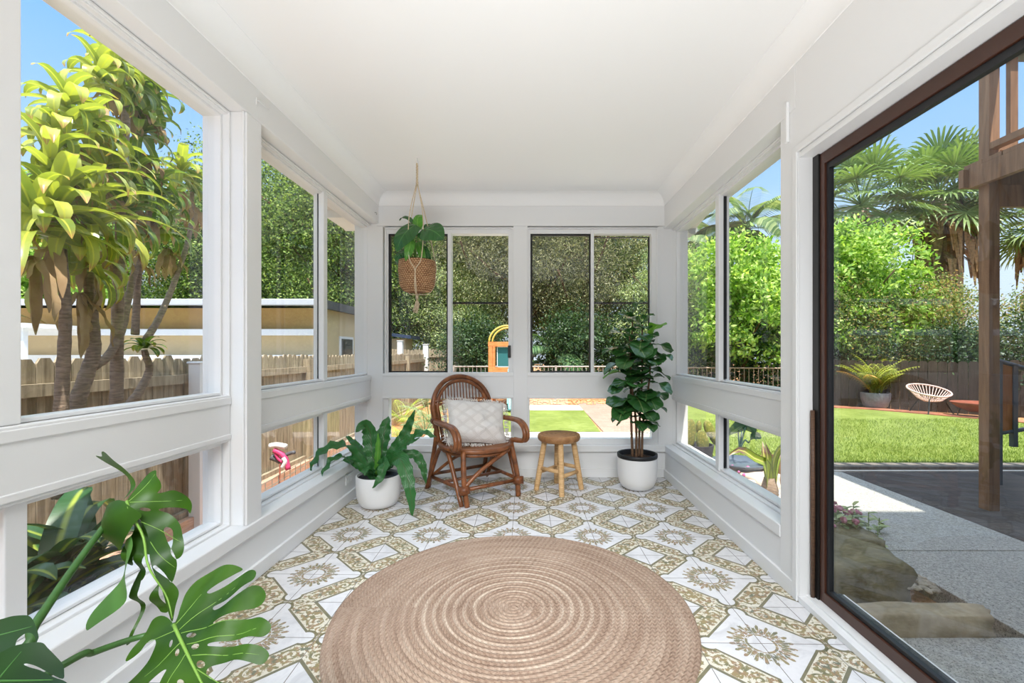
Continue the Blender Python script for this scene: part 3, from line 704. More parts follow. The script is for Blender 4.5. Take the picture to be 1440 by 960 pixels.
def stool():
    c = Vector((0.221, 3.37, 0)); t = thing('wooden_stool', 'low round timber stool with pale peg legs beside the rattan armchair', 'stool', c)
    M = Mat('slab_timber'); x, y, z = M.xyz(M.coord()); r = hyp(x, y); n = M.noise(9, 5, 0.6, stretch=(1, 3, 1), dist=1.0)
    f = (n*0.7+((r*180.0).sin())*0.08+0.1).clamp()
    top = M.bsdf(M.ramp(f, [(0.25, sr(116, 78, 46)), (0.5, sr(164, 120, 78)), (0.75, sr(196, 152, 104))]), 0.5, 0.3, bump=n, bstr=0.2, bdist=0.004)
    wr = lambda a, z: 1+0.012*math.sin(3*a+.5)+0.010*math.sin(5*a)+0.006*math.sin(9*a)
    MB().lathe([(0.001, 0.372), (0.148, 0.372), (0.158, 0.380), (0.162, 0.398), (0.158, 0.416), (0.150, 0.423), (0.001, 0.424)], c, 48, warp=wr).build('seat', top, t, smooth=True, angle=50)
    leg = woodmat('peg_timber', sr(188, 146, 96), sr(222, 186, 138), 10, (2, 2, 12), 0.6, 0.3)
    lp = []
    for k in range(4):
        a = -PI/2+k*PI/2+0.05; d = Vector((math.cos(a), math.sin(a), 0)); p0 = c+d*0.172; p1 = c+d*0.108+Vector((0, 0, 0.378)); lp.append((p0, p1))
        MB().tube([p0, p0.lerp(p1, 0.3), p0.lerp(p1, 0.7), p1], [0.0195, 0.0215, 0.0215, 0.0205], 12).build('leg', leg, t, smooth=True, angle=50)
    for k in range(4):
        z = 0.36+0.08*(k % 2); q = lambda i: lp[i][0].lerp(lp[i][1], z)
        MB().tube([q(k), q((k+1) % 4)], 0.0145, 10).build('stretcher', leg, t, smooth=True)
stool()

CER = plain('white_ceramic', (0.78, 0.775, 0.77), 0.32, 0.5)
SOIL = plain('potting_soil', sr(74, 58, 46), 0.95, 0.1, 0, 60, 0.5, 0.8, bdist=0.01)
NURS = plain('black_nursery_pot', (0.012, 0.012, 0.013), 0.45, 0.4)

# bird's nest fern
FERN = blade('fern_frond', sr(30, 82, 38), sr(56, 116, 56), rib=sr(66, 92, 46), ribw=0.045, lat=16, rough=0.33, trans=0.15)
FERNY = blade('young_fern_frond', sr(72, 138, 46), sr(96, 160, 58), rib=sr(150, 186, 90), ribw=0.05, lat=16, rough=0.35, trans=0.3)
def fern():
    c = Vector((-1.030, 3.03, 0)); t = thing('birds_nest_fern', "bird's nest fern with wavy dark fronds in a squat white pot", 'potted plant', c)
    p = MB().lathe([(0.001, 0.0), (0.098, 0.0), (0.112, 0.006), (0.130, 0.03), (0.142, 0.07), (0.1475, 0.13), (0.1475, 0.205), (0.1455, 0.210), (0.139, 0.210), (0.137, 0.20), (0.133, 0.17)], c, 56).build('pot', CER, t, smooth=True, angle=60)
    MB().lathe([(0.136, 0.150), (0.134, 0.195), (0.120, 0.197), (0.119, 0.175), (0.001, 0.182)], c, 40).build('nursery_pot', NURS, t, smooth=True)
    b = c+Vector((0, 0, 0.175)); R = rng(12)
    V = Vector
    def frond(pix, w, m=FERN, rip=0.010, tipw=0.05, ph=None, up=None, wp=0.5):
        # pix: (px, py, depth) control points of the midrib after the base
        pts = [b+V((R.uniform(-.03, .03), R.uniform(-.03, .03), 0))]+[W(x, y, Y) for x, y, Y in pix]
        cl = resample(spline(pts, 10), 30); rip *= 1.25
        hw = []
        for i in range(30):
            v = i/29; s_ = min(1, (v/wp))**0.8 if v < wp else max(0.0, 1-((v-wp)/(1-wp))**2.2)
            hw.append(max(0.004 if v < .9 else 0.001, 0.80*w*(0.13+0.87*s_)*(1 if v < 0.97 else 0.5)*(1+0.10*math.sin(i*2.2+w*90))))
        L = sum((a_-b_).length for a_, b_ in zip(cl, cl[1:]))
        MB().leaf(cl, hw, up=up or (0.0, -0.75, 0.6), fold=0.22, rip=rip, rf=L*13, ph=R.uniform(0, 6), nc=6).build('frond', m, t, smooth=True)
    frond([(500, 640, 2.98), (480.6, 625.6, 2.90), (452, 636, 2.84), (433, 667, 2.80)], 0.052, up=(-.2, -.6, .8))
    frond([(500, 652, 2.96), (477, 642, 2.86), (462, 652, 2.80), (452, 671, 2.76)], 0.040, up=(-.2, -.6, .8))
    frond([(515, 645, 3.10), (500, 625, 3.18), (486, 612, 3.26)], 0.034)
    frond([(524, 640, 3.04), (520, 607, 3.06), (512, 597, 3.02), (500, 607, 2.96)], 0.066, up=(.1, -1, .1))
    frond([(536, 640, 3.08), (540, 610, 3.14), (546, 585, 3.18)], 0.062, up=(0, -1, .2), wp=0.65)
    frond([(548, 640, 3.06), (566, 616, 3.10), (576, 595, 3.10), (583, 577, 3.08)], 0.046, rip=0.016, up=(.3, -1, .2))
    frond([(552, 640, 3.0), (574, 620, 2.98), (594, 608, 2.95), (614, 615, 2.92)], 0.044, rip=0.014)
    frond([(556, 648, 3.04), (580, 638, 3.06), (594, 654, 3.06), (599, 680, 3.06)], 0.042)
    frond([(552, 646, 2.92), (566, 650, 2.80), (577, 690, 2.74), (580, 725, 2.74)], 0.062, up=(.1, -1, .5), wp=0.4)
    frond([(538, 651, 2.92), (540, 655, 2.85), (533, 675, 2.81), (523, 686, 2.80)], 0.044, up=(0, -1, .4))
    frond([(531, 645, 3.0), (532, 625, 3.0), (532, 609, 3.0)], 0.026, FERNY, rip=0.004, up=(0, -1, .1))
    frond([(540, 650, 3.14), (566, 640, 3.30), (580, 636, 3.40)], 0.036)
    frond([(505, 656, 3.06), (490, 648, 3.08), (480, 648, 3.10)], 0.026)
    frond([(528, 655, 3.16), (520, 630, 3.28), (510, 612, 3.34)], 0.040)
    frond([(556, 642, 3.14), (572, 622, 3.26), (590, 616, 3.34)], 0.038)
    frond([(522, 656, 2.93), (514, 662, 2.88), (512, 668, 2.86)], 0.034)
fern()

# fiddle-leaf fig
FIG = blade('fig_leaf', sr(30, 74, 36), sr(60, 112, 52), rib=sr(128, 152, 92), ribw=0.03, lat=5, rough=0.30, trans=0.12, spec=0.55)
FIGN = blade('young_fig_leaf', sr(96, 150, 52), sr(112, 164, 60), rib=sr(170, 196, 110), ribw=0.03, lat=5, rough=0.35, trans=0.3)
BARKF = plain('fig_bark', sr(112, 86, 66), 0.8, 0.2, 0, 40, 0.3, 0.4)
def fig():
    c = Vector((0.822, 3.40, 0)); t = thing('fiddle_leaf_fig', 'tall fiddle-leaf fig in a round-based white pot in the back right corner', 'potted plant', c)
    MB().lathe([(0.001, 0.0), (0.070, 0.0), (0.095, 0.006), (0.122, 0.026), (0.140, 0.062), (0.147, 0.105), (0.149, 0.17), (0.149, 0.238), (0.143, 0.240), (0.140, 0.22)], c, 56).build('pot', CER, t, smooth=True, angle=60)
    MB().lathe([(0.136, 0.20), (0.138, 0.236), (0.149, 0.240), (0.152, 0.250), (0.151, 0.268), (0.146, 0.271), (0.138, 0.268), (0.134, 0.235)], c, 48).build('nursery_pot', NURS, t, smooth=True, angle=60)
    MB().lathe([(0.136, 0.232), (0.09, 0.240), (0.001, 0.246)], c, 32).build('soil', SOIL, t, smooth=True)
    R = rng(21); stems = []
    for dx, dy, top, z1 in ((-0.035, 0.0, (-0.03, 0.02), 1.33), (-0.012, -0.02, (-0.065, -0.03), 1.16), (0.018, 0.015, (0.03, -0.03), 1.25), (0.032, -0.01, (0.10, 0.0), 1.17)):
        pts = [c+Vector((dx, dy, 0.23)), c+Vector((dx*1.3, dy*1.3, 0.50)), c+Vector(((dx+top[0])*.7, (dy+top[1])*.7, 0.85)), c+Vector((top[0], top[1], z1))]
        cl = spline(pts, 8); stems.append(cl); MB().tube(cl, [0.0105-0.005*i/len(cl) for i in range(len(cl))], 8).build('stem', BARKF, t, smooth=True)
    def leaf(base, az, elev, L, w, m=FIG, curl=0.6):
        d = Vector((math.cos(az), math.sin(az), 0)); pts = []
        for i in range(13):
            v = i/12; a = elev-curl*v*v*1.3
            pts.append(base+d*(L*v*math.cos(elev-curl*v*.6))+Vector((0, 0, L*v*math.sin(elev-curl*v*.75))))
        hw = []
        for i in range(13):
            v = i/12
            s_ = 0.03 if v < 0.08 else (0.34+0.20*math.sin(PI*(v-0.08)/0.5)*1.0 if v < 0.42 else 0.0)
            big = 0.50+0.5*math.sin(PI*min(1, max(0, (v-0.30)/0.72)))
            s_ = max(s_, 0) if v < 0.12 else (0.45+0.05*math.sin(v*20) if v < 0.38 else big)
            if v > 0.93: s_ = 0.42
            if v > 0.985: s_ = 0.05
            hw.append(max(0.002, w*s_))
        MB().leaf(pts, hw, fold=0.20, rip=0.011, rf=1.9, ph=R.uniform(0, 6), nc=6).build('leaf', m, t, smooth=True)
    for si, cl in enumerate(stems):
        n = 24 if si in (0, 2, 3) else 18; off = R.uniform(0, 6)
        for k in range(n):
            f = 0.36+0.64*k/(n-1); p = cl[min(len(cl)-1, int(f*(len(cl)-1)))]
            az = off+k*2.4+R.uniform(-.3, .3); top = k >= n-2
            z = p.z; 
            if math.sin(az) > 0.3 and p.y > 3.40: az = -az
            L = R.uniform(0.165, 0.225)*(0.8 if z < 0.55 else 1)*(0.85 if top else 1)
            if math.cos(az) > .4: L *= 0.85
            if math.sin(az) > 0.5: L *= 0.8
            leaf(p, az, R.uniform(1.0, 1.3) if top else R.uniform(0.25, 0.85), L, L*R.uniform(.37, .47), FIGN if (top and si == 3) or (k == 9 and si == 1) else FIG, R.uniform(0.5, 1.3))
fig()

# hanging plant: macrame hanger, woven basket, plant
def hanging():
    c = Vector((-0.758, 2.99, 0)); z0, z1 = 1.44, 1.652
    cord = plain('macrame_cord', sr(206, 188, 160), 0.9, 0.1, 0, 150, 0.2, 0.3)
    h = thing('macrame_hanger', 'cream macrame cord hanger with tassel hanging from the ceiling', 'plant hanger', c+Vector((0, 0, z0)))
    MB().tube([c+Vector((0, 0, 2.345)), c+Vector((0, 0, 2.325)), c+Vector((0.008, 0, 2.318)), c+Vector((0.006, 0, 2.306)), c+Vector((-0.004, 0, 2.306))], 0.003, 8).build('hook', CER, h, smooth=True)
    tw = MB()
    for k in range(3):
        tw.tube([c+Vector((0.0045*math.cos(2*PI*k/3+i*.7), 0.0045*math.sin(2*PI*k/3+i*.7), 2.31-i*0.006)) for i in range(23)], 0.0035, 6)
    tw.tube([c+Vector((0, 0, 2.185)), c+Vector((0, 0, 2.165))], 0.009, 8)
    tw.build('top_knot', cord, h, smooth=True)
    for k, a in enumerate((-PI/2+0.15, PI*0.80, PI*0.17)):
        d = Vector((math.cos(a), math.sin(a), 0)); pts = [c+Vector((0, 0, 2.175)), c+d*0.06+Vector((0, 0, 1.95)), c+d*0.127+Vector((0, 0, 1.655)), c+d*0.128+Vector((0, 0, 1.57)), c+d*0.118+Vector((0, 0, 1.49)), c+d*0.075+Vector((0, 0, 1.437)), c+Vector((0, 0, 1.428))]
        if k == 0:
            for s in (-1, 1):
                e = d.cross(Vector((0, 0, 1)))*s
                MB().tube(spline([c+Vector((0, 0, 2.175))+e*0.004, c+d*0.07+e*0.045+Vector((0, 0, 1.92)), c+d*0.120+e*0.040+Vector((0, 0, 1.66)), c+d*0.128+e*0.003+Vector((0, 0, 1.575)), c+d*0.121+e*0.004+Vector((0, 0, 1.49)), c+d*0.075+e*0.003+Vector((0, 0, 1.434)), c+Vector((0, 0, 1.428))], 6), 0.0032, 6).build('cord', cord, h, smooth=True)
        else:
            MB().tube(spline(pts, 6), 0.0036, 6).build('cord', cord, h, smooth=True)
    ts = MB(); R = rng(3)
    ts.tube([c+Vector((0, -0.002, 1.432)), c+Vector((0, -0.002, 1.40))], 0.010, 8)
    for k in range(26):
        a = R.uniform(0, 2*PI); q = R.uniform(0.004, 0.016)
        ts.tube([c+Vector((0, 0, 1.402)), c+Vector((q*math.cos(a), q*math.sin(a), 1.36)), c+Vector((q*1.1*math.cos(a)-0.012, q*1.1*math.sin(a), R.uniform(1.30, 1.325)))], 0.0022, 4)
    ts.build('tassel', cord, h, smooth=True)
    M = Mat('seagrass_weave'); x, y, z = M.xyz(M.coord()); a = y.atan2(x); n = M.noise(30, 4, 0.7, stretch=(1, 1, 3))
    row = (z/0.0125).mod(1.0); st = ((a*42.0+((z/0.0125).floor())*PI).sin())*0.5+0.5; hg = (row*PI).sin()*0.7+st*0.6
    m = M.bsdf(M.ramp((hg*0.45+n*0.65-0.08).clamp(), [(0.25, sr(84, 52, 34)), (0.5, sr(148, 102, 70)), (0.78, sr(204, 166, 124))]), 0.8, 0.2, bump=hg, bstr=0.9, bdist=0.006)
    b = thing('woven_basket', 'brown woven seagrass basket held up by the macrame hanger', 'basket', c+Vector((0, 0, z0)))
    prof = [(0.001, z0), (0.06, z0+0.001), (0.092, z0+0.012), (0.108, z0+0.035)]
    for i in range(17): zz = z0+0.045+i*0.0105; prof.append((0.113+0.009*min(1, i/9)-0.003*max(0, (i-12)/4)+(0.0018 if i % 2 else 0), zz))
    prof += [(0.118, z1), (0.112, z1), (0.110, z1-0.03)]
    MB().lathe(prof, c, 64).build('basket_body', m, b, smooth=True)
    p = thing('hanging_foliage_plant', 'plant with broad glossy dark leaves growing in the hanging basket', 'plant', c+Vector((0, 0, z1-0.03)))
    MB().lathe([(0.001, z1-0.012), (0.1095, z1-0.016), (0.1095, z1-0.03), (0.001, z1-0.03)], c, 32).build('soil', SOIL, p, smooth=True)
    gm = blade('broad_glossy_leaf', sr(24, 74, 30), sr(44, 102, 40), rib=sr(70, 128, 60), ribw=0.03, lat=5, rough=0.25, trans=0.12, spec=0.6)
    gl = blade('broad_light_leaf', sr(70, 132, 44), sr(92, 152, 56), rib=sr(140, 180, 90), ribw=0.03, lat=5, rough=0.3, trans=0.25)
    stm = plain('green_stalk', sr(84, 126, 52), 0.5, 0.3)
    def lf(base_px, tip_px, w, nrm, m=gm, root=(0, 0), bow=0.02):
        w *= 1.18; p0 = W(*base_px); p1 = W(*tip_px); nrm = Vector(nrm).normalized(); cl = []; hw = []
        for i in range(13):
            v = i/12; cl.append(p0.lerp(p1, v)+nrm*bow*math.sin(PI*v)*1.5 - nrm*0.02*v*v); hw.append(max(.002, w*(math.sin(PI*min(1, (v*0.86+0.14)))**0.65)*(1-0.25*v)) if v < .99 else .001)
        sd = (p1-p0).cross(nrm)
        MB().leaf(cl, hw, fold=-0.14, rip=0.004, rf=1.5, nc=6, sidev=sd).build('leaf', m, p, smooth=True)
        r0 = c+Vector((root[0], root[1], z1-0.015))
        MB().tube(spline([r0, r0.lerp(p0, .55)+Vector((0, 0, .02)), p0], 6), [0.0045]*12+[0.003], 6).build('stalk', stm, p, smooth=True)
    lf((584, 316, 2.93), (555, 352, 2.86), 0.072, (-.3, -1, .3), root=(-.03, -.03))
    lf((594, 322, 2.92), (624, 334, 2.85), 0.085, (.25, -1, .45), root=(.04, -.03))
    lf((588, 322, 2.98), (592, 299, 2.96), 0.042, (-.3, -1, .5), gl, root=(.0, .0))
    lf((580, 312, 3.0), (561, 306, 3.02), 0.026, (0, -.6, .9), gm, root=(-.02, .02))
    lf((578, 336, 2.90), (571, 366, 2.86), 0.030, (.5, -1, .1), gl, root=(-.04, -.02))
    lf((572, 352, 2.98), (556, 372, 2.95), 0.038, (-.4, -1, .2), gm, root=(-.06, .0))
    lf((600, 328, 3.08), (617, 318, 3.14), 0.055, (.2, -1, .5), gm, root=(.05, .04))
    lf((588, 340, 2.97), (598, 372, 2.90), 0.024, (.1, -1, .1), gl, root=(.02, -.02))
    lf((583, 325, 3.08), (572, 312, 3.14), 0.05, (-.2, -1, .5), gm, root=(-.02, .05))
    lf((592, 345, 3.0), (606, 368, 2.98), 0.024, (.3, -1, .1), gm, root=(.05, .0))
    tg = B('label', [((c.x+0.012, c.y-0.062, 1.688), (c.x+0.042, c.y-0.060, 1.703))], CER, p, bevel=0.001); tg['label'] = 'small white plant tag'
hanging()

# monstera in the foreground: every blade traced in its own plane, with holes, curvature and stalks
MON = None
def monstera():
    global MON
    M = Mat('monstera_leaf'); x, y, z = M.xyz(M.coord()); n = M.noise(9, 3); n2 = M.noise(160, 2)
    c = M.ramp(n, [(0.3, sr(28, 58, 9)), (0.7, sr(56, 90, 17))])
    MON = M.bsdf(c, 0.40, 0.22, trans=0.18, tcol=M.mix(1.0, c, (1.6, 1.7, 0.6), 'MULTIPLY'))
    RIB = plain('monstera_rib', sr(112, 148, 62), 0.45, 0.3); STK = plain('monstera_stalk', sr(50, 86, 34), 0.45, 0.4, 0, 30, .2)
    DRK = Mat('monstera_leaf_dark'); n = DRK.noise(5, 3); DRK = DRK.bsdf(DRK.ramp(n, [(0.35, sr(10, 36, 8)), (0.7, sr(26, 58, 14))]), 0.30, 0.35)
    t = thing('monstera_plant', 'large monstera with split leaves at the front left of the room', 'plant', (-1.0, 0.55, 0))
    def on_plane(px, py, p0, nn):
        d = W(px, py, 1.0)-Vector((0, 0, CZ)); o = Vector((0, 0, CZ)); k = (p0-o).dot(nn)/d.dot(nn); return o+d*k
    def blade_poly(polys, holes, p0, nn, m, bend=None, step=0.014):
        """polys in photo pixels -> cdt triangulated sheet on plane (p0, nn) bent along bend(u,v)"""
        nn = nn.normalized(); ax = nn.orthogonal().normalized(); ay = nn.cross(ax); mb = MB()
        for poly in polys:
            P3 = [on_plane(x, y, p0, nn) for x, y in poly]; P3 = [p for p in spline(P3+[P3[0]], 4)][:-1]
            to2 = lambda p: Vector(((p-p0).dot(ax), (p-p0).dot(ay)))
            pts = [to2(p) for p in P3]; loops = [list(range(len(pts)))]
            for (hx, hy, rx, ry, an) in holes:
                ring = []
                for k in range(12):
                    a = 2*PI*k/12; ex, ey = rx*math.cos(a), ry*math.sin(a)
                    ring.append(to2(on_plane(hx+ex*math.cos(an)-ey*math.sin(an), hy+ex*math.sin(an)+ey*math.cos(an), p0, nn)))
                loops.append(list(range(len(pts), len(pts)+12))); pts += ring
            edge = pts[:]
            def inside(q, lp):
                r = False; L = [edge[i] for i in lp]; j = len(L)-1
                for i in range(len(L)):
                    if (L[i].y > q.y) != (L[j].y > q.y) and q.x < (L[j].x-L[i].x)*(q.y-L[i].y)/(L[j].y-L[i].y+1e-12)+L[i].x: r = not r
                    j = i
                return r
            xs = [p.x for p in edge]; ys = [p.y for p in edge]; gx = min(xs)
            while gx < max(xs):
                gy = min(ys)
                while gy < max(ys):
                    q = Vector((gx, gy))
                    if inside(q, loops[0]) and not any(inside(q, l) for l in loops[1:]): pts.append(q)
                    gy += step
                gx += step
            eds = [(l[i], l[(i+1) % len(l)]) for l in loops for i in range(len(l))]
            vo, eo, fo, *_ = delaunay_2d_cdt(pts, eds, [], 0, 1e-5)
            vs = []; fs = []
            for f in fo:
                cc = sum((vo[i] for i in f), Vector((0, 0)))/len(f)
                if inside(cc, loops[0]) and not any(inside(cc, l) for l in loops[1:]): fs.append(tuple(f))
            for q in vo: vs.append(p0+ax*q.x+ay*q.y+(nn*bend(q.x, q.y, ax, ay) if bend else Vector((0, 0, 0))))
            mb.add(vs, fs)
        return mb
    zz = lambda s, ox, oy, L: [(ox+x/s, oy+y/s) for x, y in L]
    # leaf A: the big split leaf at the bottom
    sA, oA = 2.908, (120, 630)
    A = zz(sA, *oA, [(362,722),(376,690),(388,640),(408,588),(448,536),(505,497),(565,477),(605,472),(628,482),(600,505),(545,550),(508,583),(502,594),(516,592),(560,560),(610,516),(650,488),(680,490),(692,506),(678,535),(635,564),(585,602),(530,632),(513,646),(520,654),(565,632),(625,592),(672,558),(702,553),(718,580),(712,612),(688,634),(635,655),(570,684),(528,704),(520,714),(535,716),(590,700),(650,686),(702,682),(738,700),(741,724),(724,750),(698,763),(640,765),(560,783),(508,797),(500,806),(515,808),(570,802),(640,795),(700,797),(723,820),(715,846),(690,868),(655,864),(600,860),(535,874),(495,892),(485,915),(498,935),(545,950),(620,968),(690,1010),(680,1050),(600,1062),(540,1040),(500,1030),(520,1070),(560,1110),(545,1150),(500,1160),(420,1120),(370,1090),(390,1050),(395,1000),(385,975),(368,1005),(340,1060),(290,1080),(240,1060),(262,1020),(300,970),(326,915),(326,903),(305,915),(262,960),(215,1010),(170,1030),(135,1010),(150,970),(200,915),(252,862),(284,820),(293,797),(286,784),(264,793),(232,830),(192,858),(163,869),(192,828),(222,786),(245,738),(272,700),(305,684),(332,690),(352,708)])
    p0 = W(245.4, 878.5, 0.86); nA = Vector((-0.15, -0.62, 0.77)).normalized()
    tip = W(292, 985, 0.74); 
    def bendA(u, v, ax, ay):
        q = ax*u+ay*v; md = (on_plane(284, 968, p0, nA)-p0).normalized(); s_ = nA.cross(md); a = q.dot(s_); l = q.dot(md)
        return -0.55*a*a-0.35*max(0, l)**2+0.006*math.sin(l*70+abs(a)*40)*min(1, abs(a)/.05)
    hA = [(120+x/sA, 630+y/sA, rx/sA, ry/sA, an) for x, y, rx, ry, an in ((430,762,19,9,-.3),(446,808,17,11,-.4),(466,880,17,15,-.4),(372,833,8,16,.4),(350,798,5,16,.4),(384,958,14,16,.2))]
    la = blade_poly([A], hA, p0, nA, MON, bendA).build('leaf', MON, t, smooth=True)
    def rib(pa, pb, r0, r1, parent, p0, nn, bend, name='rib', n=10):
        nn = nn.normalized(); ax = nn.orthogonal().normalized(); ay = nn.cross(ax); A_ = on_plane(*pa, p0, nn); B_ = on_plane(*pb, p0, nn); pts = []
        for i in range(n):
            q = A_.lerp(B_, i/(n-1)); d = q-p0; pts.append(q+nn*((bend(d.dot(ax), d.dot(ay), ax, ay) if bend else 0)))
        return MB().tube(pts, [r0+(r1-r0)*i/(n-1) for i in range(n)], 6)
    za = lambda x, y: (120+x/sA, 630+y/sA)
    mr = rib(za(362, 722), za(490, 1010), 0.0036, 0.0016, la, p0, nA, bendA)
    for e0, e1 in (((372,718),(480,600)),((385,742),(600,560)),((392,756),(620,690)),((412,800),(690,730)),((432,845),(690,830)),((368,745),(255,800)),((392,790),(235,930)),((412,830),(310,1000)),((450,900),(620,1010))):
        for k, vv in enumerate(rib(za(*e0), za(*e1), 0.0009, 0.0004, la, p0, nA, bendA).v): pass
        q = rib(za(*e0), za(*e1), 0.0009, 0.0004, la, p0, nA, bendA); b0 = len(mr.v); mr.v += q.v; mr.uv += q.uv; mr.f += [tuple(b0+i for i in f) for f in q.f]
    mr.build('rib', RIB, la, smooth=True)
    # leaf B: hanging split leaf above it, seen edge-on with curling lobes
    sB, oB = 2.8235, (0, 620); zb = lambda L: zz(sB, *oB, L)
    pB = W(182, 705, 0.98); nB = Vector((0.20, -0.90, 0.38)).normalized()
    def bendB(u, v, ax, ay): return 0.012*math.sin(u*38)+0.010*math.sin(v*46+1)
    def bendB2(u, v, ax, ay): return 0.015*math.sin(u*60+v*40)
    B1 = zb([(512,238),(524,205),(545,160),(575,125),(612,114),(620,138),(638,160),(640,184),(622,205),(640,204),(690,195),(735,220),(752,252),(744,286),(728,270),(695,262),(645,262),(618,272),(655,288),(700,328),(722,372),(732,412),(726,450),(706,468),(688,440),(690,402),(676,354),(648,340),(640,356),(668,398),(696,440),(708,482),(700,528),(684,560),(664,520),(640,492),(630,500),(660,532),(700,575),(714,605),(706,650),(696,712),(676,690),(655,645),(640,560),(622,485),(604,430),(575,350),(545,285)])
    B2 = zb([(512,238),(480,234),(432,258),(402,300),(390,340),(420,372),(452,402),(474,436),(500,392),(528,330),(548,290)])
    B3 = zb([(556,285),(528,320),(508,372),(500,430),(506,480),(518,496),(538,480),(550,446),(546,490),(538,540),(550,560),(566,510),(592,446),(612,436),(590,350)])
    B4 = zb([(522,375),(500,405),(490,470),(470,540),(432,608),(402,676),(388,733),(432,702),(482,650),(507,592),(526,530),(534,480),(534,425)])
    B5 = zb([(552,520),(540,530),(530,588),(524,615),(540,650),(545,700),(526,760),(486,824),(505,815),(536,770),(558,705),(566,650),(560,600),(563,570)])
    B6 = zb([(636,560),(612,600),(598,640),(616,682),(632,692),(652,688),(657,650),(650,610)])
    B7 = zb([(505,234),(496,185),(474,135),(440,108),(400,86),(356,56),(400,60),(438,44),(472,82),(500,112),(508,160),(506,200)])
    hB = [(576/sB, 620+271/sB, 18/sB, 7/sB, 0.1)]
    lb = blade_poly([B1], hB, pB, nB, MON, bendB, 0.016).build('leaf', MON, t, smooth=True)
    def sub(poly, off, nn, bend, m=MON, nm='lobe'):
        blade_poly([poly], [], pB+Vector(off), Vector(nn), m, bend, 0.016).build(nm, m, lb, smooth=True)
    LT = plain('monstera_underside', sr(74, 116, 54), 0.5, 0.3)
    sub(B2, (0, -.002, 0), (-0.35, -0.9, 0.25), bendB); sub(B3, (0, 0.004, 0), (0.1, -1, 0.1), bendB2)
    sub(B4, (-.01, .0, 0), (-0.3, -1, 0.1), bendB, LT); sub(B5, (0, .01, 0), (0.3, -1, 0), bendB2); sub(B6, (0, .03, 0), (0.2, -1, .1), bendB2)
    sub(B7, (0, .01, 0), (-0.5, -1, 0.4), bendB2)
    vb = lambda x, y: (x/sB, 620+y/sB)
    mr = rib(vb(512, 238), vb(694, 700), 0.0030, 0.0014, lb, pB, nB, bendB, n=16)
    for e0, e1 in (((520,240),(610,130)),((524,244),(720,232)),((560,320),(720,400)),((600,400),(700,500))):
        q = rib(vb(*e0), vb(*e1), 0.0008, 0.0004, lb, pB, nB, bendB); b0 = len(mr.v); mr.v += q.v; mr.uv += q.uv; mr.f += [tuple(b0+i for i in f) for f in q.f]
    mr.build('rib', RIB, lb, smooth=True)
    # leaf C: dark leaf in the corner
    sC, oC = 5.54, (0, 820); pC = W(20, 920, 0.66); nC = Vector((0.25, -0.75, 0.62)).normalized()
    C1 = zz(sC, *oC, [(-260,420),(-120,310),(0,268),(60,248),(120,240),(182,240),(222,266),(258,320),(295,395),(306,430),(288,494),(286,440),(250,392),(204,386),(165,412),(138,450),(130,508),(60,540),(-60,580),(-200,600)])
    C2 = zz(sC, *oC, [(-240,640),(-60,600),(60,560),(135,528),(212,510),(300,496),(368,498),(400,530),(445,575),(502,642),(512,700),(498,755),(380,700),(300,660),(230,642),(206,650),(250,668),(330,690),(430,740),(520,775),(560,840),(400,900),(200,960),(-100,980),(-260,860)])
    bc = lambda u, v, ax, ay: 0.02*math.sin(u*16+.5)+0.015*math.sin(v*18)
    lc = blade_poly([C1], [], pC, nC, DRK, bc, 0.014).build('leaf', DRK, t, smooth=True)
    vc = lambda x, y: (x/sC, 820+y/sC)
    DRIB = plain('dark_leaf_rib', sr(58, 100, 44), 0.45, 0.3); n2v = Vector((0.1, -0.55, 0.85))
    rib(vc(-240, 470), vc(240, 330), 0.0018, 0.0006, lc, pC, nC, bc, n=16).build('rib', DRIB, lc, smooth=True)
    lc = blade_poly([C2], [], pC+Vector((0, -.015, 0)), n2v, DRK, bc, 0.014).build('leaf', DRK, t, smooth=True)
    rib(vc(-200, 760), vc(420, 760), 0.0020, 0.0006, lc, pC+Vector((0, -.015, 0)), n2v, bc, n=16).build('rib', DRIB, lc, smooth=True)
    rib(vc(0, 740), vc(200, 560), 0.0012, 0.0004, lc, pC+Vector((0, -.015, 0)), n2v, bc, n=12).build('rib', DRIB, lc, smooth=True)
    # stalks and the pot they rise from (outside the frame)
    root = Vector((-0.98, 0.60, 0.40))
    def stalk(pts, r0, r1):
        cl = spline(pts, 8); n = len(cl); MB().tube(cl, [r0+(r1-r0)*i/(n-1) for i in range(n)], 10).build('stalk', STK, t, smooth=True)
    stalk([root, W(20, 925, 0.74), W(48, 880, 0.78), W(98, 806, 0.88), W(141, 747, 0.96), W(165, 718, 1.0), W(182, 705, 0.985)], 0.0085, 0.0055)
    stalk([root+Vector((0, .02, 0)), W(88, 935, 0.80), W(132, 917, 0.84), W(177, 901, 0.88), W(215, 890, 0.90), W(245.4, 878.5, 0.862)], 0.0068, 0.0050)
    stalk([root, W(-20, 950, 0.70), W(5, 905, 0.68)], 0.007, 0.005)
    cpt = Vector((-1.0, 0.55, 0))
    MB().lathe([(0.001, 0), (0.13, 0), (0.15, 0.02), (0.17, 0.36), (0.165, 0.37), (0.155, 0.36), (0.15, 0.30)], cpt, 40).build('pot', CER, t, smooth=True, angle=60)
    MB().lathe([(0.155, 0.33), (0.001, 0.345)], cpt, 24).build('soil', SOIL, t, smooth=True)
    stm = spline([cpt+Vector((0.01, 0.02, 0.33)), root], 4); MB().tube(stm, 0.018, 10).build('stem', STK, t, smooth=True)
monstera()

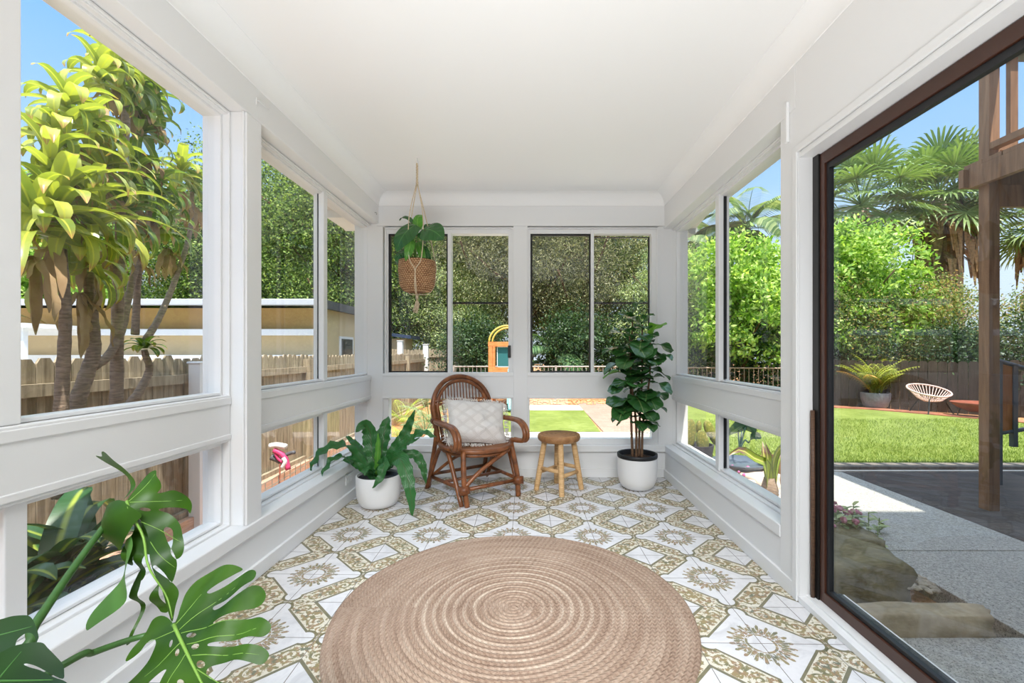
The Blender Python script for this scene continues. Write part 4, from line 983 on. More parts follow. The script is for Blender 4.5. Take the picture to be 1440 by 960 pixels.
# power outlet, curtain hooks
o = thing('power_outlet', 'white double power outlet on the wall behind the fern pot', 'outlet', (LF-0.008, 3.10, 0.16))
B('cover_plate', [((LF-0.010, 3.045, 0.125), (LF-0.001, 3.160, 0.195))], WHITE, o, bevel=0.002)
for y in (3.075, 3.130):
    B('rocker_switch', [((LF-0.003, y-0.008, 0.172), (LF+0.002, y+0.008, 0.186))], CER, o, bevel=0.001)
    B('socket', [((LF-0.003, y-0.012, 0.136), (LF+0.0002, y+0.012, 0.160))], CEILW, o, bevel=0.001)
h = MB().tube([(LF+0.001, 2.045, 2.196), (LF+0.010, 2.047, 2.196), (LF+0.012, 2.10, 2.196), (LF+0.010, 2.125, 2.200)], 0.0025, 6); h.box((LF-0.001, 2.038, 2.175), (LF+0.003, 2.052, 2.206))
tag(h.build('curtain_bracket', CER, smooth=True, angle=40), 'small white curtain rod bracket on the bulkhead above the left post', 'bracket')
h = MB().tube([(LF-0.001, 3.60, 2.170), (LF+0.012, 3.60, 2.170), (LF+0.016, 3.60, 2.160), (LF+0.012, 3.60, 2.152)], 0.003, 6)
tag(h.build('curtain_hook', plain('steel_hook', (.5, .5, .5), .3, .5, 1), smooth=True), 'tiny screw hook on the left bulkhead near the back corner', 'hook')

# ------------------------------------------------------------------ outside, left: dracaena, fence, neighbour
BARKG = plain('grey_trunk_bark', sr(142, 124, 108), 0.85, 0.1, 0, 22, 0.35, 0.6, stretch=(1, 1, 5), bdist=0.01)
BARKD = plain('brown_tree_bark', sr(112, 84, 66), 0.9, 0.1, 0, 14, 0.4, 0.6, stretch=(1, 1, .3), bdist=0.03)
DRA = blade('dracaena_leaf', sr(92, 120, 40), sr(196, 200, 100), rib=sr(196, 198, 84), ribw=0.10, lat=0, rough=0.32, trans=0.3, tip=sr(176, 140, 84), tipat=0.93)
DRAD = blade('dracaena_shade_leaf', sr(62, 98, 34), sr(128, 150, 52), rib=sr(150, 164, 70), ribw=0.10, rough=0.35, trans=0.3, tip=sr(170, 138, 90), tipat=0.92)  # darker copy of the leaf, shade put into its colour
DEAD = blade('dead_dracaena_leaf', sr(120, 92, 64), sr(196, 172, 138), rough=0.8, trans=0.15, spec=0.1)
def strap(c, az, el, L, w, droop, R, up=(0, 0, 1)):
    d = Vector((math.cos(az), math.sin(az), 0)); p = Vector(c); pts = [p.copy()]; n = 10; e = el
    for i in range(n):
        p = p + (d*math.cos(e)+Vector((0, 0, math.sin(e))))*(L/n); pts.append(p.copy()); e -= droop/n*(0.5+1.3*i/n)
    hw = [w*(0.45+0.55*math.sin(PI*min(1, (i/n)*0.75+0.18))) if i < n-1 else (w*0.5 if i == n-1 else 0.002) for i in range(n+1)]
    tw = R.uniform(-.5, .5); sd = d.cross(Vector((0, 0, 1)))+Vector((0, 0, tw))
    return pts, hw, sd
def dracaena():
    t = thing('dracaena_tree', 'tall multi-stemmed dracaena with yellow-green straps outside the left window', 'tree', WX(140, 560, -2.3)-Vector((0, 0, 1.4)))
    g = lambda px, py, X: WX(px, py, X)
    trunks = [([(84, 700, -2.25), (86, 575, -2.25), (90, 500, -2.26), (92, 430, -2.27), (86, 350, -2.28)], .030),
              ([(92, 640, -2.3), (104, 580, -2.3), (124, 520, -2.32), (132, 490, -2.33), (128, 430, -2.35), (122, 300, -2.38), (112, 220, -2.4)], .036),
              ([(160, 660, -2.4), (164, 560, -2.42), (165, 460, -2.44), (168, 370, -2.46), (172, 260, -2.5), (178, 150, -2.55)], .034),
              ([(176, 575, -2.45), (196, 550, -2.45), (210, 520, -2.46), (205, 500, -2.46), (203, 492, -2.46)], .026),
              ([(132, 515, -2.33), (154, 498, -2.4), (172, 460, -2.45), (180, 420, -2.5), (190, 380, -2.55), (205, 330, -2.6), (214, 270, -2.65)], .024),
              ([(190, 470, -2.5), (192, 430, -2.52), (196, 380, -2.55), (210, 320, -2.6)], .022),
              ([(205, 478, -2.48), (222, 450, -2.52), (240, 410, -2.58), (258, 360, -2.62), (268, 320, -2.66), (270, 270, -2.7)], .022)]
    for pts, r in trunks:
        cl = spline([g(*p) for p in pts], 7); MB().tube(cl, [r*(1-0.35*i/len(cl))*(1+.05*math.sin(i*2.1)) for i in range(len(cl))], 10).build('trunk', BARKG, t, smooth=True)
    R = rng(8)
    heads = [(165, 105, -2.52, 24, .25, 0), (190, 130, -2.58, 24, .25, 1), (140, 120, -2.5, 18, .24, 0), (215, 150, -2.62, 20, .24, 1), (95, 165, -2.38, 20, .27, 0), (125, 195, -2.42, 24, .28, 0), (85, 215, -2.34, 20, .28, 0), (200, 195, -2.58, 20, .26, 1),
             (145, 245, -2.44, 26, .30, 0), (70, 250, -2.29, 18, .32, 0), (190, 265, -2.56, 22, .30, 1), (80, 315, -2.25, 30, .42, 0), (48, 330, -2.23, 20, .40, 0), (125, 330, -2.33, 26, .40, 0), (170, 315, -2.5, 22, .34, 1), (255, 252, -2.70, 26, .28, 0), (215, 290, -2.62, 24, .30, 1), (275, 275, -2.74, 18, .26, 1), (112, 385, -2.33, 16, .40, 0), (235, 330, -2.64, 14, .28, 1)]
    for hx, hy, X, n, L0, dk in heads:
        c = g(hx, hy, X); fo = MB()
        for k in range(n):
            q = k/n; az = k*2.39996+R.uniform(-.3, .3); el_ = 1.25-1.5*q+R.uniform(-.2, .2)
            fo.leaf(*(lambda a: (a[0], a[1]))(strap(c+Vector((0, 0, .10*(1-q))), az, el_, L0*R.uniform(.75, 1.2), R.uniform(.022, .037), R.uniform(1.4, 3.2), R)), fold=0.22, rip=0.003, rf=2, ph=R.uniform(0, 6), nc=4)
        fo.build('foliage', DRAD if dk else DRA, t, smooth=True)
        de = MB()
        for k in range(13 if dk else 6):
            az = R.uniform(0, 6.3); a = strap(c+Vector((0, 0, -.10)), az, R.uniform(-1.2, -.5), L0*R.uniform(.6, 1), .02, .9, R); de.leaf(a[0], a[1], fold=.35, rip=.008, rf=3, nc=2)
        de.build('dead_leaves', DEAD, t, smooth=True)
    c = g(203, 490, -2.46); fo = MB()
    for k in range(14):
        a = strap(c, k*2.4, 1.3-1.2*k/14, .14, .022, 1.8, R); fo.leaf(a[0], a[1], fold=.2, nc=4)
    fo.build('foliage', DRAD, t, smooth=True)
dracaena()
# broad strap-leaved plants below the left window
STRP = blade('striped_strap_leaf', sr(34, 72, 38), sr(62, 102, 60), rib=sr(150, 166, 70), ribw=0.13, rough=0.35, trans=0.2, edge=sr(40, 84, 46))
def lowplant(name, label, c, n, L, seed, w=.05):
    t = thing(name, label, 'garden plant', c); R = rng(seed); st = MB().tube([Vector(c), Vector(c)+Vector((0, 0, .62))], [.03, .02], 8); st.build('stem', BARKG, t, smooth=True)
    for k in range(n):
        q = k/n; az = k*2.4+R.uniform(-.4, .4); a = strap(Vector(c)+Vector((0, 0, .62-.30*q)), az, 1.2-1.3*q, L*R.uniform(.8, 1.2)*(.55 if math.cos(az) > .15 else 1), w*R.uniform(.8, 1.15), R.uniform(1.0, 2.2), R)
        MB().leaf(a[0], a[1], fold=.2, rip=.004, rf=1.5, nc=4).build('leaf', STRP, t, smooth=True)
lowplant('strap_leaf_plant', 'broad striped strap-leaf plant low against the middle of the left window', (-2.02, 1.88, -.52), 30, .62, 3, .055)
lowplant('strap_leaf_plant', 'striped strap-leaf plant low outside the left window, nearest the bare stems', (-2.10, 2.10, -.52), 20, .50, 6, .048)
lowplant('strap_leaf_plant', 'striped strap-leaf plant at the far left edge of the low left window', (-1.96, 1.62, -.52), 26, .62, 9, .055)
R_ = rng(77); tw = MB()
for k in range(150):
    p = Vector((R_.uniform(-2.5, -1.7), R_.uniform(1.7, 2.5), -.50+R_.uniform(0, .05))); a = R_.uniform(0, PI); L = R_.uniform(.06, .22)
    tw.tube([p, p+Vector((math.cos(a)*L, math.sin(a)*L, R_.uniform(-.02, .07)))], [.004, .002], 4)
tag(tw.build('dry_twigs', plain('dry_straw', sr(206, 186, 140), 0.9, .1, 0, 30, .3)), 'dry straw-coloured twigs and leaf litter below the left window', 'leaf litter', kind='stuff')
S('kerb_garden', [((-2.62, 0.8, -.55), (-2.50, 1.9, -.22))], plain('yellow_sandstone', sr(206, 186, 120), .9, .1, 0, 9, .25, .2), bevel=.01)

FENCEW = woodmat('weathered_grey_palings', sr(118, 106, 88), sr(182, 168, 144), 5, (6, 6, .5), .9, .1, .25)
FENCED = woodmat('dark_stained_palings', sr(58, 50, 46), sr(84, 74, 68), 5, (6, 6, .5), .9, .1, .2)
def paling(mb, p, d, w, z0, z1, th=.016, clip=True):
    d = Vector(d).normalized(); nn = Vector((d.y, -d.x, 0)); h = [(-w/2, z0), (w/2, z0), (w/2, z1-.035 if clip else z1), (w/2*.55, z1), (-w/2*.55, z1), (-w/2, z1-.035 if clip else z1)]
    vs = [Vector(p)+d*a+nn*s*th/2+Vector((0, 0, z)) for s in (-1, 1) for a, z in h]; n = 6
    mb.add(vs, [tuple(range(n-1, -1, -1)), tuple(range(n, 2*n))]+[(i, (i+1) % n, n+(i+1) % n, n+i) for i in range(n)])
def paling_fence(label, a, b, z0, z1, m, inn, w=.098, posts=(), rails=True):
    a = Vector((*a, 0)); b = Vector((*b, 0)); d = (b-a).normalized(); L = (b-a).length; t = thing('paling_fence', label, 'fence', a+Vector((0, 0, z0))); inn = Vector((*inn, 0)); R = rng(int(L*100))
    mb = MB(); n = int(L/(w+.006))
    for i in range(n): paling(mb, a+d*(i+.5)*(w+.006)+inn*R.uniform(-.003, .003), d, w, z0+R.uniform(0, .03), z1+R.uniform(-.014, .014))
    mb.build('palings', m, t)
    if rails:
        for z in (z1-.19, z0+.20):
            r = MB(); p0 = a+inn*.035; p1 = b+inn*.035; ang = math.atan2(d.y, d.x); mid = (p0+p1)/2
            r.box((mid.x-L/2, mid.y-.022, z-.038), (mid.x+L/2, mid.y+.022, z+.038), ang, (mid.x, mid.y, 0)); r.build('rail', m, t)
    for q in posts:
        p = a+d*q+inn*.06; MB().box((p.x-.045, p.y-.045, z0), (p.x+.045, p.y+.045, z1-.05)).build('post', m, t)
    return t
paling_fence('weathered grey paling fence along the left side of the garden', (-3.0, 0.3), (-3.0, 13.0), -.56, 1.0, FENCEW, (1, 0), posts=(5.6, 8.0, 10.4))
paling_fence('pale weathered paling fence across the back left of the garden', (-5.5, 13.1), (0.2, 13.1), -.30, 1.12, FENCEW, (0, -1))
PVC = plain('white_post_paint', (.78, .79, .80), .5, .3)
def white_post(label, p, h, z0, s=.052):
    t = thing('white_post', label, 'post', (*p, z0), group=None); MB().box((p[0]-s, p[1]-s, z0), (p[0]+s, p[1]+s, z0+h)).build('shaft', PVC, t, bevel=.004)
    c = MB(); c.box((p[0]-s*1.2, p[1]-s*1.2, z0+h), (p[0]+s*1.2, p[1]+s*1.2, z0+h+.018)); c.build('cap', PVC, t, bevel=.006)
q = WX(279, 560, -2.88); white_post('white square post in front of the left fence, seen through the nearest window', (q.x, q.y), 1.47, -.53, .05)
q = W(563, 505, 12.6); white_post('white post before the back fence, below the hanging basket', (q.x, q.y), 1.55, -.2, .07)
q = W(599, 505, 12.6); white_post('white post at the back fence, left of the play frame', (q.x, q.y), 1.45, -.2, .07)

# neighbour's house
NW = plain('eave_shade_ochre', sr(196, 160, 104), .85, .1, 0, 3, .06); NT = plain('tan_render', sr(206, 186, 150), .85, .1, 0, 3, .05)  # the ochre carries the shade under the eave
def corr_material():
    M = Mat('grey_roof_sheet'); x, y, z = M.xyz(M.coord()); w = (x*60.0).sin(); return M.bsdf(sr(112, 116, 122), .45, .4, metal=.3, bump=w, bstr=.6, bdist=.02)
ROOFM = corr_material()
def house():
    t = thing('neighbour_house', 'cream neighbouring house with grey metal roof beyond the left fence', 'house', (-8, 10, -.5)); x0, x1, y0, y1 = -16, -4.55, 9.7, 13.4
    MB().box((x0, y0, -.5), (x1, y1, 2.0)).build('wall', NT, t)
    MB().box((x0, y0-.012, 1.52), (x1+.008, y0+.1, 2.0)).build('eave_shade_panel', NW, t)  # eave shade put in as an ochre panel over the tan wall
    MB().box((x0, y0-.30, 1.40), (x1+.02, y0, 1.53)).build('ledge', PVC, t, bevel=.01)
    MB().box((x0, y0-.22, -.5), (x1+.02, y0, .98)).build('lit_base_strip', PVC, t, bevel=.01)  # sunlit strip at the wall base, put in as a white step
    r = MB(); r.add([(x0, y0-.55, 2.02), (x1+.15, y0-.55, 2.02), (x1+.15, y1+.4, 2.12), (x0, y1+.4, 2.35), (x0, y0-.55, 2.10), (x1+.15, y0-.55, 2.10), (x1+.15, y1+.4, 2.20), (x0, y1+.4, 2.43)], [(3,2,1,0),(4,5,6,7),(0,1,5,4),(1,2,6,5),(2,3,7,6),(3,0,4,7)]); r.build('roof', ROOFM, t)
    MB().box((x0, y0-.64, 2.0), (x1+.20, y0-.54, 2.13)).build('gutter', plain('light_gutter', sr(176, 180, 186), .4, .4), t, bevel=.015)
    MB().box((x1+.14, y0-.6, 1.98), (x1+.20, y1+.4, 2.16)).build('barge_board', plain('dark_barge_board', sr(74, 76, 82), .6, .2), t)
    w = MB().box((x1-.02, 10.6, .74), (x1+.03, 11.4, 1.42)).build('window', PVC, t); MB().box((x1, 10.67, .80), (x1+.035, 11.33, 1.36)).build('pane', plain('dark_window_glass', (.01, .012, .014), .08, .5), w)
    c = MB(); c.box((-12.6, 8.2, 1.50), (-9.3, 9.5, 1.58)); c.build('awning', plain('white_awning', (.8, .8, .8), .5, .3), t)
    for xx in (-12.4, -9.5): MB().box((xx-.04, 8.3, -.5), (xx+.04, 8.38, 1.5)).build('awning_post', PVC, t)
house()
s = thing('garden_shed', 'small shed with a dark blue metal roof behind the back fence', 'shed', (-4.6, 14.2, -.3))
MB().box((-5.6, 13.4, -.3), (-3.75, 14.2, 1.45)).build('wall', NT, s); r = MB(); r.add([(-5.8, 13.25, 1.72), (-3.55, 13.25, 1.44), (-3.55, 14.4, 1.44), (-5.8, 14.4, 1.72), (-5.8, 13.25, 1.82), (-3.55, 13.25, 1.54), (-3.55, 14.4, 1.54), (-5.8, 14.4, 1.82)], [(3,2,1,0),(4,5,6,7),(0,1,5,4),(1,2,6,5),(2,3,7,6),(3,0,4,7)]); r.build('roof', plain('navy_roof_sheet', sr(46, 60, 84), .5, .4), s)

# wire edging and the pink-and-white garden ornament low on the left
WIRE = plain('galvanised_wire', sr(150, 160, 150), .5, .4, .4)
wf = MB(); c0 = Vector((-2.35, 3.2, -.52)); c1 = Vector((-2.65, 6.6, -.52)); 
for i in range(28):
    p = c0.lerp(c1, i/27); wf.tube([p, p+Vector((0, 0, .36))], .0035, 4)
for z in (.02, .12, .22, .30, .36): wf.tube([c0+Vector((0, 0, z)), c1+Vector((0, 0, z))], .0035, 4)
tag(wf.build('wire_edging', WIRE), 'low wire mesh garden edging in front of the left fence', 'garden fence')
S('kerb_timber', [((-2.95, 2.4, -.53), (-2.88, 12, -.37))], woodmat('garden_edge_timber', sr(176, 140, 118), sr(214, 180, 156), 8), bevel=.006)
o = thing('garden_ornament', 'pink, white and grey ornament on a thin stake in front of the left fence', 'ornament', (-2.45, 4.35, -.52))
bc = WX(394, 640, -2.45); mt = [plain('ornament_pink', sr(214, 72, 122), .5, .3), plain('ornament_white', sr(232, 230, 228), .5, .3), plain('ornament_grey', sr(96, 96, 100), .5, .3)]
MB().tube([(bc.x-.02, bc.y, -.54), (bc.x, bc.y, bc.z-.08)], .008, 6).build('stake', plain('copper_stake', sr(178, 112, 96), .6, .3), o)
for nm, m, pts, r in (('body', 0, [(-.06, 0, .05), (0, 0, .02), (.05, 0, -.03), (.08, 0, -.14)], .026), ('head', 1, [(-.10, 0, .09), (-.03, 0, .10), (.06, 0, .085)], .028), ('wing', 2, [(-.10, .02, -.02), (-.04, .03, -.05), (.02, .02, -.08)], .03), ('wing', 1, [(.04, -.02, -.02), (.06, -.02, -.06), (.03, -.02, -.12)], .02), ('tail', 2, [(.04, .01, .0), (.10, .01, .02), (.14, 0, .03)], .018), ('leg', 0, [(-.05, 0, .03), (-.02, 0, -.03), (.03, 0, -.07)], .016)):
    MB().tube(spline([bc+Vector(p) for p in pts], 4), r, 8).build(nm, mt[m], o, smooth=True)

# ------------------------------------------------------------------ trees
def scatter(blobs, L, Wd, seed, clump=0.28, per=26, droop=0.25, outward=0.6):
    """leaf quads in clumps over ellipsoid shells; returns (N*4, 3)"""
    R = np.random.RandomState(seed); out = []
    for cx, cy, cz, rx, ry, rz, n in blobs:
        k = max(1, n//per); d = R.normal(size=(k, 3)); d /= np.linalg.norm(d, axis=1, keepdims=True)
        rad = 1-0.55*R.rand(k, 1)**2.0; cc = d*rad*np.array([rx, ry, rz])+np.array([cx, cy, cz])
        c = np.repeat(cc, per, 0)+R.normal(size=(k*per, 3))*clump*np.array([1, 1, .7]); N = len(c)
        o = np.repeat(d, per, 0); dr = R.normal(size=(N, 3))+o*outward; dr[:, 2] -= droop; dr /= np.linalg.norm(dr, axis=1, keepdims=True)
        nr = R.normal(size=(N, 3))*0.8+o*0.7+np.array([0, 0, .7]); sd = np.cross(dr, nr); sd /= np.linalg.norm(sd, axis=1, keepdims=True)+1e-9
        l = L*R.uniform(.65, 1.3, (N, 1)); w = Wd*R.uniform(.7, 1.2, (N, 1)); nn = np.cross(sd, dr)
        p0 = c; p2 = c+dr*l; m = c+dr*l*.45-nn*l*.06
        out.append(np.stack([p0, m+sd*w*.5, p2, m-sd*w*.5], 1).reshape(-1, 4, 3))
    return np.concatenate(out).reshape(-1, 3)
def blobs_for(h, r, n, seed, z0=.25, squash=1.0, k=11):
    R = rng(seed); B_ = []
    for i in range(k):
        a = i*2.4; q = (i+.5)/k; z = h*(z0+(1-z0)*q*.9); rr = r*math.sin(PI*min(1, .22+.70*q))**.7*.62; s_ = r*R.uniform(.42, .60)
        B_.append((rr*math.cos(a)*R.uniform(.6, 1), rr*math.sin(a)*R.uniform(.6, 1), z, s_, s_, s_*.75*squash, n//k))
    return B_
def branches(h, r, seed, rad, n=7, lean=.0):
    R = rng(seed); mb = MB(); top = Vector((lean*h, 0, h*.8)); tr = spline([(0, 0, -.1), (lean*h*.3+R.uniform(-.1, .1), R.uniform(-.1, .1), h*.3), (lean*h*.6, R.uniform(-.15, .15), h*.55), top], 5)
    mb.tube(tr, [rad*(1-.75*i/len(tr)) for i in range(len(tr))], 9)
    for i in range(n):
        p = tr[int(len(tr)*(.25+.6*i/n))]; a = i*2.4+R.uniform(-.4, .4); e = p+Vector((math.cos(a)*r*.75, math.sin(a)*r*.75, h*R.uniform(.12, .28)))
        c = spline([p, p.lerp(e, .5)+Vector((0, 0, -.08*r)), e], 4); mb.tube(c, [rad*.42*(1-.7*j/len(c)) for j in range(len(c))], 6)
    return mb
LM = {'A': leafmat('tree_leaf_mid_green', [sr(28, 50, 22), sr(70, 100, 42), sr(124, 152, 70), sr(176, 190, 112)], .5, .35, .3),  # A, B, F: tones widened so leaf colour carries the crowns' shadow contrast
      'B': leafmat('tree_leaf_olive', [sr(36, 42, 28), sr(84, 92, 54), sr(140, 142, 92), sr(202, 196, 160)], .6, .3, .25),
      'C': leafmat('tree_leaf_bright', [sr(78, 118, 40), sr(136, 176, 70), sr(178, 206, 104), sr(210, 224, 148)], .5, .4, .3),
      'D': leafmat('shrub_leaf_dark', [sr(26, 46, 28), sr(52, 80, 42), sr(84, 108, 64)], .45, .25, .35),
      'E': leafmat('shrub_leaf_mixed', [sr(50, 72, 34), sr(104, 130, 60), sr(168, 176, 104), sr(190, 142, 112)], .5, .35, .3),
      'F': leafmat('tree_leaf_silver', [sr(56, 74, 42), sr(120, 142, 82), sr(178, 194, 130), sr(222, 228, 186)], .5, .35, .3)}
PROTO = {}
def tree_proto(kind, h, r, n, L, Wd, seed, clump, droop=.25, z0=.25, rad=.12, lean=0, k=11, per=26):
    fm = np_mesh('foliage', scatter(blobs_for(h, r, n, seed, z0, k=k), L, Wd, seed, clump, per, droop), 4, LM[kind])
    b = branches(h, r, seed+1, rad, lean=lean); o = b.build('trunk', BARKD, smooth=True); tm = o.data; bpy.data.objects.remove(o)
    return fm, tm
PROTO['A'] = tree_proto('A', 7.5, 2.7, 62000, .085, .046, 31, .24, k=15, per=70)
PROTO['B'] = tree_proto('B', 7.5, 2.6, 52000, .100, .024, 41, .25, .8, .34, .15, per=70, k=17)
PROTO['C'] = tree_proto('C', 4.6, 2.0, 20000, .150, .078, 51, .13, .1, .34, .09, per=40, k=16)
PROTO['D'] = tree_proto('D', 2.4, 1.15, 15000, .085, .045, 61, .16, .2, .10, .05)
PROTO['E'] = tree_proto('E', 4.0, 1.9, 26000, .090, .045, 71, .20, .2, .12, .07, k=14)
PROTO['F'] = tree_proto('F', 5.0, 1.9, 40000, .090, .032, 81, .19, .3, .10, .08, k=15, per=60)
def tree(kind, name, label, x, y, s=1.0, rz=0.0, sz=1.0, group='trees and shrubs around the garden', z=None, sxy=1.0):
    t = thing(name, label, 'tree' if 'tree' in name else 'shrub', (x, y, gz(x, y) if z is None else z), rz, group, local=True); t.scale = (s*sxy, s*sxy, s*sz)
    f = bpy.data.objects.new('foliage', PROTO[kind][0]); COL.objects.link(f); f.parent = t
    k = bpy.data.objects.new('trunk', PROTO[kind][1]); COL.objects.link(k); k.parent = t
    return t
tree('C', 'garden_tree', 'bright green tree top behind the dracaena at the far left', -15.2, 13.5, 1.35, .4, 1.1)
tree('A', 'garden_tree', 'leafy tree above the house roof between the dracaena stems', -12.2, 15.8, 1.0, 2.5)
tree('B', 'garden_tree', 'wispy grey-green treetop beside the dracaena crown', -13.2, 18.2, 1.05, 1.5)
tree('A', 'garden_tree', 'mid green tree above the house roof, right of the dracaena', -9.2, 16.5, 1.25, 1.0)
tree('A', 'garden_tree', 'tall leafy tree above the house roof seen through the second left window', -6.6, 15.0, 1.12, 2.2)
tree('B', 'garden_tree', 'olive-leaved tall tree behind the dracaena at the left post', -10.6, 19.0, 1.0, .3)
tree('A', 'garden_tree', 'dense tree above the house end, near the back left corner post', -4.9, 16.4, 1.05, 4.1)
tree('B', 'garden_tree', 'tall olive tree filling the gap behind the house gable', -6.9, 20.5, 1.25, 3.0)
tree('F', 'garden_tree', 'silvery green bushy tree behind the hanging basket', -2.9, 15.6, 1.08, .7, .9)
tree('F', 'garden_shrub', 'silver-green shrub over the back fence, right of the blue shed roof', -1.9, 14.8, .72, 2.7)
tree('B', 'garden_tree', 'olive tree with drooping leaves behind the left half of the back windows', -1.9, 16.2, 1.05, 1.2)
tree('B', 'garden_tree', 'dark drooping tree behind the play frame', -.1, 15.2, 1.0, 2.9)
tree('B', 'garden_tree', 'drooping grey-green tree in the right half of the back windows', 1.9, 14.6, 1.0, 4.4)
tree('A', 'garden_tree', 'yellow-green tree behind the fiddle-leaf fig', 2.9, 16.5, .88, .5)
tree('B', 'garden_tree', 'greyish tree at the far left of the right side window', 4.5, 13.4, .54, 5.3)
tree('D', 'garden_shrub', 'dark shrub below the trees beside the play frame', -1.5, 12.2, .9, 0)
tree('D', 'garden_shrub', 'dark shrub behind the metal fence in the back right window', 1.2, 12.6, 1.0, 1)
tree('D', 'garden_shrub', 'dark shrub behind the metal fence, by the fiddle-leaf fig', 2.9, 12.4, 1.0, 2)
tree('A', 'garden_tree', 'tall leafy tree filling the view behind the centre post', .8, 19.5, 1.2, 2.0)
tree('A', 'garden_tree', 'tall tree far behind the hanging plant', -3.6, 20, 1.15, 5.0)
tree('C', 'garden_tree', 'lime green layered tree in the right side window', 5.35, 11.3, .86, .2)
tree('F', 'garden_shrub', 'grey-green shrub behind the metal fence in the right side window', 3.9, 12.4, .80, 1.9)
tree('D', 'garden_shrub', 'dark shrub under the lime green tree behind the metal fence', 5.0, 11.9, 1.0, 3)
tree('C', 'garden_tree', 'lime green tree at the left edge of the sliding door view', 8.2, 11.6, .93, 1.7)
tree('E', 'garden_shrub', 'mixed green and pinkish shrub above the fence behind the round chair', 9.6, 10.6, .72, .9)
tree('E', 'garden_shrub', 'mixed shrub over the fence, right of the timber post', 11.6, 9.4, .70, 2.4)
tree('C', 'garden_tree', 'lime green tree between the door frame and the timber post', 9.3, 12.6, .74, 3.3)
tree('D', 'garden_shrub', 'dark shrub against the fence behind the potted palm', 7.5, 10.9, .95, .5)
tree('D', 'garden_shrub', 'dark shrub against the fence behind the round chair', 9.05, 9.4, .75, 2.5)
tree('D', 'garden_shrub', 'dark leafy shrub beside the fence at the timber post', 10.0, 8.2, .9, 4.5)
tree('D', 'garden_shrub', 'dark shrub at the fence corner left of the potted palm', 6.5, 11.3, .95, 5.5)
tree('E', 'garden_shrub', 'flowering shrub above the fence over the potted palm', 7.9, 11.2, .72, 4.0)

# palms
PALMM = blade('fan_palm_leaf', sr(78, 108, 58), sr(140, 162, 96), rough=.4, trans=.25); PALMD = plain('dead_palm_thatch', sr(150, 126, 92), .9, .1, 0, 20, .4)
FEAM = leafmat('feather_palm_leaflet', [sr(70, 104, 58), sr(112, 140, 84), sr(164, 176, 126)], .45, .3, .4)
AREM = leafmat('areca_leaflet', [sr(108, 128, 40), sr(156, 166, 62), sr(200, 192, 96)], .4, .35, .4)
def fan_proto(seed):
    R = rng(seed); mb = MB(); th = MB()
    for k in range(34):
        q = k/34; az = k*2.39996; el_ = 1.35-2.2*q; d = Vector((math.cos(az)*math.cos(el_), math.sin(az)*math.cos(el_), math.sin(el_))); L = R.uniform(.75, 1.05); h = d*L+Vector((0, 0, -.1))
        mb.tube([Vector((0, 0, 0)), h*.5+Vector((0, 0, .04)), h], [.022, .016, .012], 4)
        ax = (d+Vector((0, 0, -.35))).normalized(); sd = ax.cross(Vector((0, 0, 1))).normalized(); upv = sd.cross(ax).normalized(); FR = R.uniform(.62, .80)
        for j in range(26):
            a = -2.1+4.2*j/25; dd = ax*math.cos(a)+sd*math.sin(a)+upv*(.10+.03*(-1)**j); dd.normalize(); s2 = dd.cross(upv).normalized()
            l = FR*(1-.25*(abs(a)/2.1)**2); mb.leaf([h, h+dd*l*.55, h+dd*l*.85+Vector((0, 0, -.04)), h+dd*l*1.02+Vector((0, 0, -.14))], [.008, .030, .020, .002], fold=.35*(-1)**j, nc=2, sidev=s2)
    for k in range(60):
        az = R.uniform(0, 6.3); z = R.uniform(-2.2, -.2); d = Vector((math.cos(az), math.sin(az), 0)); p = Vector((0, 0, z))+d*.16
        th.leaf([p, p+d*.25+Vector((0, 0, -.25)), p+d*.30+Vector((0, 0, -.85))], [.03, .10, .03], fold=.3, nc=2)
    a = mb.build('fronds', PALMM); b = th.build('dead_thatch', PALMD); ma, mb_ = a.data, b.data; bpy.data.objects.remove(a); bpy.data.objects.remove(b); return ma, mb_
FAN = fan_proto(5)
def fan_palm(label, x, y, z, s, rz):
    t = thing('fan_palm', label, 'palm', (x, y, z), rz, 'fan palms behind the garden', local=True); t.scale = (s, s, s)
    for n, m in (('fronds', FAN[0]), ('dead_thatch', FAN[1])): o = bpy.data.objects.new(n, m); COL.objects.link(o); o.parent = t
    MB().tube([(0, 0, -(z-ZG)/s), (0.05, 0, -(z-ZG)/s*.5), (0, 0, -.1)], [.24, .20, .17], 10).build('trunk', BARKG, t, smooth=True)
fan_palm('leftmost fan palm above the trees in the sliding door view', 9.9, 13.3, 5.45, 1.25, .3)
fan_palm('fan palm just left of the timber deck post', 12.3, 13.4, 5.75, 1.25, 1.7)
fan_palm('tallest fan palm, partly behind the timber deck post', 13.6, 14.2, 6.2, 1.15, 2.9)
fan_palm('fan palm right of the timber deck post', 15.6, 13.6, 5.1, 1.1, 4.1)
